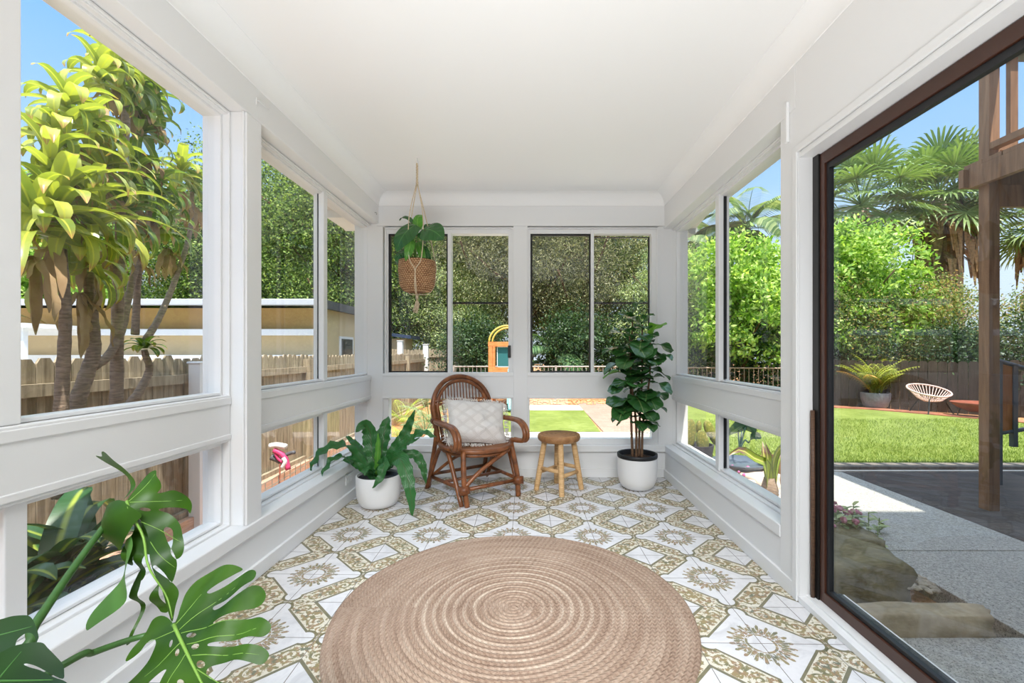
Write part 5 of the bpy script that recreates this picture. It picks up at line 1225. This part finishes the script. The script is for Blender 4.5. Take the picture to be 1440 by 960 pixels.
def feather(mb, base, az, el_, L, n, ll, lw, droop, R, rach=.014):
    d = Vector((math.cos(az), math.sin(az), 0)); p = Vector(base); pts = [p.copy()]; e = el_; N = 14
    for i in range(N): p = p+(d*math.cos(e)+Vector((0, 0, math.sin(e))))*L/N; pts.append(p.copy()); e -= droop/N*(.6+.9*i/N)
    mb.tube(pts, [rach*(1-.8*i/N) for i in range(N+1)], 5); cl = resample(pts, n); V = []
    for i in range(int(n*.15), n):
        t = (cl[min(i+1, n-1)]-cl[i-1]).normalized(); sd = t.cross(Vector((0, 0, 1)))
        sd = sd.normalized() if sd.length > .05 else d.cross(Vector((0, 0, 1))); q = i/n; l = ll*math.sin(PI*min(1, .2+.78*q))**.7
        for s_ in (-1, 1):
            dd = (sd*s_*.85+t*.55+Vector((0, 0, -.15))).normalized(); w = dd.cross(Vector((0, 0, 1)).lerp(t, .3)).normalized()*lw
            a = cl[i]; b = a+dd*l*.5; c = a+dd*l+Vector((0, 0, -l*.32)); mb.add([a-w*.4, b-w*.5, c, b+w*.5, a+w*.4], [(0, 1, 2, 3, 4)])
def feather_palm(label, base, z, n, L, seed, trunk=True, mat=FEAM, ll=.60, lw=.060, name='feather_palm', el0=1.3, rng_el=1.6, droop=1.7, leafn=44):
    t = thing(name, label, 'palm', (base[0], base[1], ZG), local=False); R = rng(seed); c = Vector((base[0], base[1], z))
    if trunk: MB().tube([(base[0], base[1], ZG), (base[0]+.05, base[1], z*.5), (base[0], base[1], z)], [.16, .13, .10], 10).build('trunk', BARKG, t, smooth=True)
    for k in range(n):
        mb = MB(); feather(mb, c, k*2.39996+seed, el0-rng_el*k/n+R.uniform(-.1, .1), L*R.uniform(.85, 1.1), leafn, ll, lw, droop, R); mb.build('frond', mat, t)
    return t
feather_palm('feather palm rising above the lime green tree in the right side window', (6.55, 13.4), 4.75, 15, 2.2, 2)
feather_palm('grey-green feather palm at the far end of the right side window', (5.0, 14.6), 4.5, 14, 2.1, 7)
feather_palm('low dark palm under the trees in the back right window', (.95, 13.0), .75, 13, 1.9, 3, ll=.45, mat=leafmat('dark_palm_leaflet', [sr(44, 82, 48), sr(88, 124, 78), sr(120, 150, 100)], .4, .3, .4), el0=1.2)

# ------------------------------------------------------------------ back garden
METF = plain('grey_metal_fence', sr(172, 164, 156), .5, .3, .2)
def pool_fence(label, a, b, z0, z1, m=METF, gap=.105):
    a = Vector((*a, 0)); b = Vector((*b, 0)); L = (b-a).length; t = thing('metal_fence', label, 'fence', (a.x, a.y, z0)); n = int(L/gap); d = (b-a)/L
    for z in (z0+.08, z1): MB().tube([a+Vector((0, 0, z)), b+Vector((0, 0, z))], .018, 6).build('rail', m, t)
    bal = MB()
    for i in range(n): p = a+d*(i+.5)*gap; bal.tube([p+Vector((0, 0, z0+.08)), p+Vector((0, 0, z1))], .008, 5)
    bal.build('balusters', m, t)
    k = max(2, int(L/2.2)+1)
    for i in range(k): p = a.lerp(b, i/(k-1)); MB().box((p.x-.025, p.y-.025, z0), (p.x+.025, p.y+.025, z1+.03)).build('post', m, t)
pool_fence('grey metal bar fence across the back garden behind the lawn', (-1.9, 11.1), (3.2, 11.1), ZG, .68)
pool_fence('brown-grey metal bar fence behind the lawn in the right side window', (3.25, 11.1), (6.25, 10.4), ZG, .66, plain('brown_metal_fence', sr(168, 146, 136), .5, .3, .2))
paling_fence('dark stained paling fence behind the potted palm and round chair', (6.3, 10.75), (8.7, 8.35), ZG-.05, .86, FENCED, (-.7, -.7), w=.14, rails=False)
paling_fence('dark paling fence continuing behind the timber deck post', (8.75, 8.3), (12.0, 6.6), ZG-.05, .90, FENCED, (-.4, -.9), w=.14, rails=False)
# play frame
OR = woodmat('orange_treated_pine', sr(196, 116, 62), sr(232, 158, 100), 8, (1, 1, 6), .6, .2); pf = thing('play_frame', 'orange timber play frame with a yellow hoop and green chalkboard', 'playground equipment', (-.5, 10, ZG))
for x in (-.88, -.14):
    for y in (9.95, 10.75): MB().box((x-.045, y-.045, ZG), (x+.045, y+.045, 1.24)).build('post', OR, pf, bevel=.004)
MB().box((-.93, 9.90, 1.17), (-.09, 9.955, 1.27)).build('top_rail', OR, pf, bevel=.004); MB().box((-.93, 10.75, 1.17), (-.09, 10.80, 1.27)).build('top_rail', OR, pf, bevel=.004)
MB().box((-.93, 9.92, .56), (-.09, 9.955, .70)).build('lower_rail', OR, pf, bevel=.004); MB().box((-.90, 9.9, .50), (-.12, 10.8, .56)).build('platform', OR, pf)
cb = MB().box((-.72, 9.965, .72), (-.17, 9.985, 1.15)).build('chalkboard', plain('green_chalkboard', sr(54, 110, 112), .7, .2), pf); fr = MB()
for a, b in (((-.735, 9.955, .705), (-.72, 9.99, 1.165)), ((-.17, 9.955, .705), (-.155, 9.99, 1.165)), ((-.735, 9.955, .705), (-.155, 9.99, .72)), ((-.735, 9.955, 1.15), (-.155, 9.99, 1.165))): fr.box(a, b)
fr.build('chalkboard_edge', PVC, cb)
MB().box((-.415, 9.93, .70), (-.375, 9.96, 1.18)).build('post', OR, pf, bevel=.003)
for y in (9.93, 10.77): MB().tube([(-.51+.40*math.cos(a), y, 1.26+.37*math.sin(a)) for a in [PI*i/20 for i in range(21)]], .022, 8).build('hoop', plain('yellow_hoop', sr(216, 190, 92), .4, .4), pf, smooth=True)
sl = MB(); n = 14
for i in range(n): pass
pts = spline([(-.30, 9.9, .56), (-.28, 9.3, .25), (-.27, 8.95, .0), (-.26, 8.72, -.08)], 6); w = .19; vs = []; fs = []
for p in pts:
    for dx, dz in ((-w, .11), (-w+.02, .11), (-w+.03, 0), (w-.03, 0), (w-.02, .11), (w, .11), (w, -.02), (-w, -.02)): vs.append(p+Vector((dx, 0, dz)))
for i in range(len(pts)-1):
    for k in range(8): fs.append((i*8+k, i*8+(k+1) % 8, (i+1)*8+(k+1) % 8, (i+1)*8+k))
sl.add(vs, fs); sl.build('slide', plain('teal_slide', sr(128, 190, 188), .35, .4), pf)
# spiky garden plants on the mulch at the back left
def spiky(label, p, n, L, seed, cols):
    t = thing('cycad', label, 'garden plant', (p[0], p[1], gz(*p[:2]))); m = leafmat('cycad_leaflet_%d' % seed, cols, .45, .3, .3); R = rng(seed); c = Vector((p[0], p[1], gz(*p[:2])+.05))
    for k in range(n): mb = MB(); feather(mb, c, k*2.4, 1.25-.95*k/n, L*R.uniform(.85, 1.1), 20, L*.26, .010, .9, R, .007); mb.build('frond', m, t)
GG = [sr(92, 120, 76), sr(140, 160, 118), sr(176, 188, 150)]; YG = [sr(136, 160, 50), sr(178, 194, 80), sr(206, 214, 120)]
spiky('yellow-green spiky plant on the mulch by the back fence', (-2.75, 9.6), 14, .75, 11, YG)
spiky('grey-green cycad on the mulch beside the armchair back', (-1.95, 8.6), 16, .85, 12, GG)
spiky('low silvery cycad behind the armchair arm', (-1.55, 6.6), 14, .60, 13, GG)
spiky('small cycad next to the brick path behind the fig pot', (1.75, 6.0), 10, .42, 14, GG)
spiky('small yellow-green plant on the mulch between the cycads', (-2.2, 7.4), 9, .35, 15, YG)
spiky('green spiky tuft on the mulch by the left corner', (-2.9, 8.0), 10, .45, 16, YG)
fb = MB(); R_ = rng(90)
for k in range(240): 
    x = R_.uniform(-1.2, 3.5); y = R_.uniform(10.0, 11.0); fb.ball((x, y, ZG+.02), R_.uniform(.02, .06), R_.uniform(.02, .06), .02, 6, 4)
tag(fb.build('bark_chips', plain('orange_bark_chips', sr(206, 156, 112), .9, .1, 0, 20, .3), smooth=True), 'orange bark chips strewn below the metal fence', 'bark chips', kind='stuff')

# ------------------------------------------------------------------ right garden bed
def prickly():
    t = thing('prickly_pear', 'olive prickly pear cactus in a dark pot outside the right window', 'cactus', (1.72, 4.55, ZG)); m = Mat('cactus_pad'); v = m.n('ShaderNodeTexVoronoi'); v.inputs['Scale'].default_value = 45; m.link(m.coord(), v.inputs['Vector'])
    n = E(m.t, v.outputs['Distance']); m = m.bsdf(m.ramp(n, [(0.05, sr(206, 190, 120)), (0.22, sr(142, 134, 62)), (0.7, sr(112, 116, 54))]), .6, .3, bump=n, bstr=.3)
    MB().lathe([(.001, ZG), (.11, ZG), (.15, ZG+.22), (.155, ZG+.26), (.14, ZG+.26), (.13, ZG+.2)], (1.72, 4.55, 0), 28).build('pot', plain('dark_plant_pot', sr(64, 60, 66), .5, .4), t, smooth=True, angle=50)
    for x, y, z, rx, rz, a in ((1.64, 4.55, .20, .062, .16, .08), (1.76, 4.53, .13, .066, .12, -.15), (1.84, 4.55, .25, .052, .10, -.4), (1.74, 4.58, .27, .030, .07, .1), (1.90, 4.56, .15, .045, .09, -.6)):
        MB().ball((x, y, z), rx, .028, rz, 16, 10, Matrix.Rotation(a, 3, 'Y')).build('pad', m, t, smooth=True)
prickly()
TARO = blade('taro_leaf', sr(30, 72, 58), sr(54, 100, 78), rib=sr(96, 136, 104), ribw=.03, lat=5, rough=.35, trans=.12)
def bowlplant():
    c = W(1040, 640, 4.15); c.z = ZG; t = thing('birdbath_bowl', 'wide dark shallow bowl on a pedestal outside the right window', 'planter', c)
    MB().lathe([(.001, ZG), (.12, ZG), (.10, ZG+.03), (.05, ZG+.10), (.05, ZG+.22), (.10, ZG+.26), (.20, ZG+.30), (.245, ZG+.345), (.235, ZG+.35), (.18, ZG+.32), (.001, ZG+.30)], c, 36).build('bowl', plain('slate_blue_glaze', sr(82, 92, 104), .35, .5), t, smooth=True)
    p = thing('taro_plant', 'dark blue-green broad-leaved plant in the shallow bowl outside the right window', 'garden plant', c+Vector((0, 0, .31))); b = c+Vector((0, 0, ZG+.47-.16)); b.z = ZG+.285
    for tip, bas, w in (((1013, 621, 4.05), (1052, 598, 4.15), .105), ((1062, 603, 4.1), (1036, 592, 4.2), .09), ((1070, 612, 4.1), (1052, 622, 4.15), .05), ((1030, 604, 4.3), (1046, 596, 4.35), .07)):
        p0 = W(*bas); p1 = W(*tip); cl = [p0.lerp(p1, i/10)+Vector((0, 0, .04*math.sin(PI*i/10)-.03*(i/10)**2)) for i in range(11)]; hw = [max(.003, w*math.sin(PI*min(1, .25+.72*i/10))**.7) for i in range(11)]
        MB().leaf(cl, hw, fold=-.2, nc=6, sidev=(.3, -.5, .9)).build('leaf', TARO, p, smooth=True); MB().tube(spline([b, b.lerp(p0, .6)+Vector((0, 0, .05)), p0], 5), .007, 6).build('stalk', plain('taro_stalk', sr(58, 88, 84), .5, .3), p, smooth=True)
bowlplant()
def thickplant():
    q = W(1082, 684, 3.55); b = Vector((q.x, q.y, ZG)); t = thing('bromeliad', 'thick-stemmed plant with arching green straps outside the right window', 'garden plant', b); m = blade('bromeliad_strap', sr(112, 136, 46), sr(160, 176, 70), rib=sr(206, 206, 120), ribw=.12, rough=.35, trans=.15, edge=sr(84, 96, 44), tip=sr(128, 96, 88), tipat=.78)
    for pts, w in (([(1078, 655, 3.5), (1062, 645, 3.45), (1040, 632, 3.40), (1022, 642, 3.38)], .036), ([(1074, 640, 3.55), (1072, 620, 3.6)], .032), ([(1080, 650, 3.5), (1076, 622, 3.45)], .034), ([(1092, 645, 3.6), (1104, 632, 3.65)], .03), ([(1090, 640, 3.5), (1112, 625, 3.4), (1125, 640, 3.35)], .03)):
        cl = resample(spline([b+Vector((0, 0, .02))]+[W(*p) for p in pts], 6), 14); MB().leaf(cl, [w*(1-.1*i/13) if i < 11 else w*(.9-.3*(i-10)) for i in range(14)], up=(.2, -1, .4), fold=.45, nc=4).build('leaf', m, t, smooth=True)
    MB().lathe([(.06, ZG-.02), (.065, ZG+.1), (.04, ZG+.2)], (b.x, b.y, 0), 14).build('stem', BARKG, t, smooth=True)
thickplant()
STONE = plain('pale_pink_sandstone', sr(226, 206, 190), .9, .1, 0, 8, .14, .4, bdist=.02); ROCK = plain('mossy_brown_rock', sr(118, 110, 84), .9, .1, 0, 9, .4, .8, bdist=.02)
def rock(label, c, s, m, seed, rz=0, name='garden_rock'):
    R = rng(seed); bm = bmesh.new(); bmesh.ops.create_cube(bm, size=2); bmesh.ops.subdivide_edges(bm, edges=bm.edges[:], cuts=6, use_grid_fill=True)
    ph = [R.uniform(0, 6) for _ in range(6)]
    for v in bm.verts:
        k = 1/max(1, (v.co.length/1.45))**.5; n = .07*math.sin(v.co.x*3+ph[0])*math.sin(v.co.y*2.6+ph[1])+.05*math.sin(v.co.z*4+v.co.x*5+ph[2])+.03*math.sin(v.co.y*9+ph[3])
        v.co = Vector((v.co.x*s[0], v.co.y*s[1], v.co.z*s[2]))*k*(1+n)
    me = bpy.data.meshes.new(name); bm.to_mesh(me); bm.free(); me.materials.append(m); me.polygons.foreach_set('use_smooth', [True]*len(me.polygons))
    o = bpy.data.objects.new(name, me); COL.objects.link(o); o.location = c; o.rotation_euler.z = rz; tag(o, label, 'rock')
rock('pale pink stone slab at the foot of the right window', (1.72, 3.62, ZG+.03), (.15, .20, .10), STONE, 3)
rock('pale stone block behind the thick-stemmed plant', (2.0, 3.95, ZG+.04), (.13, .15, .10), STONE, 5, .4)
rock('small pale stone near the window by the garden bed end', (1.95, 3.30, ZG+.03), (.10, .10, .08), STONE, 6, .9)
rock('large mossy brown boulder outside the sliding door frame', (1.62, 2.42, ZG+.03), (.26, .24, .115), ROCK, 8, .2)
rock('long flat stone edging across the end of the garden bed by the door', (1.69, 1.925, ZG+.035), (.27, .055, .055), plain('buff_edging_stone', sr(170, 154, 130), .9, .1, 0, 8, .3, .6, bdist=.02), 11, -.03)
rock('low brown rock edging the patio behind the mossy boulder', (1.98, 2.78, ZG+.01), (.10, .20, .09), ROCK, 14, .1)
def sedum():
    c = Vector((2.0, 3.02, ZG)); t = thing('flowering_sedum', 'low plant with dusty pink flower heads at the patio edge', 'garden plant', c); R = rng(6); lv = MB(); fl = MB()
    for k in range(70):
        p = c+Vector((R.gauss(0, .10), R.gauss(0, .13), 0)); h = R.uniform(.07, .17); lv.tube([p, p+Vector((0, 0, h))], .003, 4)
        for j in range(9): a = strap(p+Vector((0, 0, h*R.uniform(.2, 1))), R.uniform(0, 6.3), R.uniform(0, .8), R.uniform(.035, .065), .016, .5, R); lv.leaf(a[0], a[1], nc=2)
        if k % 3 == 0: 
            for j in range(7): fl.ball(p+Vector((R.gauss(0, .012), R.gauss(0, .012), h+.015+R.gauss(0, .005))), .012, n=6, m=4)
    lv.build('foliage', leafmat('sedum_leaf', [sr(120, 140, 96), sr(164, 178, 128), sr(190, 196, 150)], .6, .2), t); fl.build('flower_heads', plain('dusty_pink_flower', sr(204, 140, 158), .8, .1), t, smooth=True)
sedum()
R_ = rng(31); fl = MB(); gl = MB()
for k in range(26):
    p = W(R_.uniform(1018, 1052), R_.uniform(655, 668), R_.uniform(3.9, 4.25)); gl.tube([(p.x, p.y, ZG), p], .003, 4); fl.ball(p, R_.uniform(.010, .022), n=6, m=4)
o = thing('pink_flowers', 'small magenta and white flowers below the shallow bowl', 'garden plant', (1.9, 4.1, ZG)); fl.build('flower_heads', plain('magenta_flower', sr(206, 110, 160), .8, .1, 0, 60, .4), o, smooth=True); gl.build('stalks', STRP, o)
pt = thing('rusty_pot', 'small rust-brown pot beside the thick-stemmed plant', 'pot', (2.25, 4.05, ZG)); MB().lathe([(.001, ZG), (.09, ZG), (.13, ZG+.20), (.135, ZG+.24), (.12, ZG+.24), (.10, ZG+.05), (.001, ZG+.05)], (2.25, 4.05, 0), 28).build('pot_body', plain('rusty_clay', sr(146, 116, 82), .8, .2, 0, 10, .3), pt, smooth=True, angle=50)
gv = MB(); R_ = rng(41)
for k in range(260): gv.ball((R_.uniform(1.85, 2.07), R_.uniform(2.2, 2.7), ZG+.012), R_.uniform(.008, .024), R_.uniform(.008, .024), .008, 6, 4)
tag(gv.build('gravel', plain('pale_gravel', sr(168, 156, 140), .9, .1, 0, 40, .35), smooth=True), 'pale gravel and leaf litter beside the mossy boulder', 'gravel', kind='stuff')

# lawn-edge furniture seen through the door
pp = W(1231, 575, 9.45); pp.z = ZG+.02; t = thing('potted_palm', 'golden cane palm in a grey fluted pot on the lawn edge', 'potted plant', pp)
MB().lathe([(.001, 0), (.17, 0), (.215, .05), (.255, .18), (.262, .30), (.258, .325), (.235, .325), (.225, .26)], pp, 64, warp=lambda a, z: 1+.018*math.sin(a*22+z*9)).build('pot', plain('grey_glazed_pot', sr(128, 130, 142), .4, .4, 0, 14, .2), t, smooth=True, angle=50)
MB().lathe([(.235, .27), (.001, .28)], pp, 24).build('soil', SOIL, t)
R_ = rng(19)
for k in range(36):
    mb = MB(); feather(mb, pp+Vector((R_.uniform(-.1, .1), R_.uniform(-.1, .1), .28)), k*2.4, 1.56-.5*k/36, R_.uniform(.65, 1.0), 20, .22, .015, 1.05, R_, .007); mb.build('frond', AREM if k < 33 else leafmat('browned_leaflet_%d' % k, [sr(196, 150, 70), sr(224, 178, 96)], .5, .3), t)
wc = W(1310, 583, 8.6); cc = Vector((wc.x, wc.y, ZG+.02)); t = thing('round_wire_chair', 'round pink-white woven cord chair on the brick edging by the fence', 'chair', cc)
cord = plain('pink_white_cord', sr(222, 190, 180), .6, .2); blk = plain('black_steel', (.015, .015, .016), .4, .4)
rim = [cc+Vector((.35*math.cos(a), .06+.30*math.sin(a), .44+.10*math.sin(a))) for a in [2*PI*i/36 for i in range(36)]]; hub = [cc+Vector((.09*math.cos(a), .04+.09*math.sin(a), .23)) for a in [2*PI*i/36 for i in range(36)]]
MB().tube(rim, .016, 8, closed=True).build('rim', cord, t, smooth=True); wv = MB()
for i in range(36): wv.tube([rim[i], rim[i].lerp(hub[i], .6)+Vector((0, 0, -.04)), hub[i]], .006, 5)
wv.tube(hub, .010, 6, closed=True); wv.tube([rim[i].lerp(hub[i], .5)+Vector((0, 0, -.035)) for i in range(36)], .008, 6, closed=True); wv.build('woven_cords', cord, t, smooth=True)
for x, y in ((-.22, -.20), (.22, -.20), (-.2, .25), (.2, .25)): MB().tube([cc+Vector((x*1.1, y, 0)), cc+Vector((x*.6, y*.5, .28))], .012, 6).build('leg', blk, t)
fb = W(1372, 590, 8.15); fb = Vector((fb.x, fb.y, ZG)); t = thing('fire_bowl', 'rust-red shallow fire bowl on thin legs beside the timber post', 'fire pit', fb)
MB().lathe([(.001, .10), (.10, .11), (.25, .18), (.36, .28), (.345, .285), (.24, .20), (.001, .13)], fb, 36).build('bowl', plain('rusted_steel', sr(140, 78, 60), .7, .2, 0, 12, .25), t, smooth=True)
for a in (.5, 2.6, 4.7): MB().tube([fb+Vector((.26*math.cos(a), .26*math.sin(a), 0)), fb+Vector((.20*math.cos(a), .20*math.sin(a), .17))], .010, 6).build('leg', blk, t)

# ------------------------------------------------------------------ raised deck and its stair rail
TIM = woodmat('brown_deck_timber', sr(112, 80, 58), sr(158, 120, 90), 5, (5, 5, .5), .55, .3, .1)
t = thing('raised_timber_deck', 'raised brown timber deck with post, beams and balustrade at the right', 'deck', (3.48, 3.37, ZG))
MB().box((3.442, 3.33, ZG), (3.524, 3.41, 2.31)).build('post', TIM, t, bevel=.004)
MB().box((3.442, 3.33, 2.46), (3.524, 3.41, 3.36)).build('balustrade_post', TIM, t, bevel=.004)
MB().box((3.40, -1.2, 2.305), (3.446, 3.45, 2.46)).build('edge_beam', TIM, t, bevel=.003); MB().box((3.36, 3.445, 2.315), (7.5, 3.485, 2.455)).build('front_beam', TIM, t, bevel=.003)
MB().box((3.50, 3.36, 2.14), (7.5, 3.40, 2.31)).build('bearer', TIM, t, bevel=.003)
dk = MB()
for i in range(33): dk.box((3.40, -1.2+i*.142, 2.46), (7.5, -1.2+i*.142+.136, 2.49))
dk.build('deck_boards', TIM, t)
for i in range(6): MB().box((3.9+i*.6, -1.2, 2.31), (3.945+i*.6, 3.4, 2.455)).build('joist', TIM, t)
MB().box((3.445, -1.2, 2.56), (3.515, 3.36, 2.61)).build('bottom_rail', TIM, t, bevel=.003); MB().box((3.50, 3.35, 2.56), (7.5, 3.40, 2.61)).build('bottom_rail', TIM, t, bevel=.003)
MB().box((3.43, -1.2, 3.27), (3.54, 3.42, 3.31)).build('handrail', plain('grey_handrail', sr(96, 98, 104), .6, .3), t, bevel=.003); MB().box((3.43, 3.31, 3.27), (7.5, 3.42, 3.31)).build('handrail', plain('grey_handrail_front', sr(96, 98, 104), .6, .3), t, bevel=.003)
for i in range(20): x = 3.63+i*.19; MB().box((x, 3.355, 2.61), (x+.058, 3.39, 3.27)).build('baluster', TIM, t, bevel=.002)
for i in range(22): y = -1.1+i*.19; MB().box((3.46, y, 2.61), (3.498, y+.058, 3.27)).build('baluster', TIM, t, bevel=.002)
q0 = W(1405, 507, 4.0); q1 = W(1407, 609, 4.0); t = thing('stair_balustrade', 'dark metal-framed balustrade with timber infill right of the timber post', 'balustrade', (q0.x, 4.0, ZG)); dm = plain('charcoal_metal', sr(84, 86, 92), .45, .4)
MB().box((q0.x-.012, 3.98, ZG), (q0.x+.012, 4.02, q0.z)).build('post', dm, t); MB().box((q0.x+.11, 3.98, ZG+.35), (q0.x+.15, 4.02, q0.z-.03)).build('post', dm, t)
MB().box((q0.x+.014, 3.99, q1.z+.02), (q0.x+.108, 4.01, q0.z-.02)).build('timber_panel', woodmat('honey_timber', sr(150, 86, 34), sr(190, 118, 56), 7, (4, 4, .6), .5, .3), t)
MB().tube([(q0.x-.02, 4.0, q0.z), (q0.x+.9, 4.0, q0.z-.26)], .022, 8).build('handrail', dm, t); MB().tube([(q0.x-.01, 4.0, q1.z), (q0.x+.9, 4.0, q1.z+.14)], .020, 8).build('bottom_rail', dm, t)
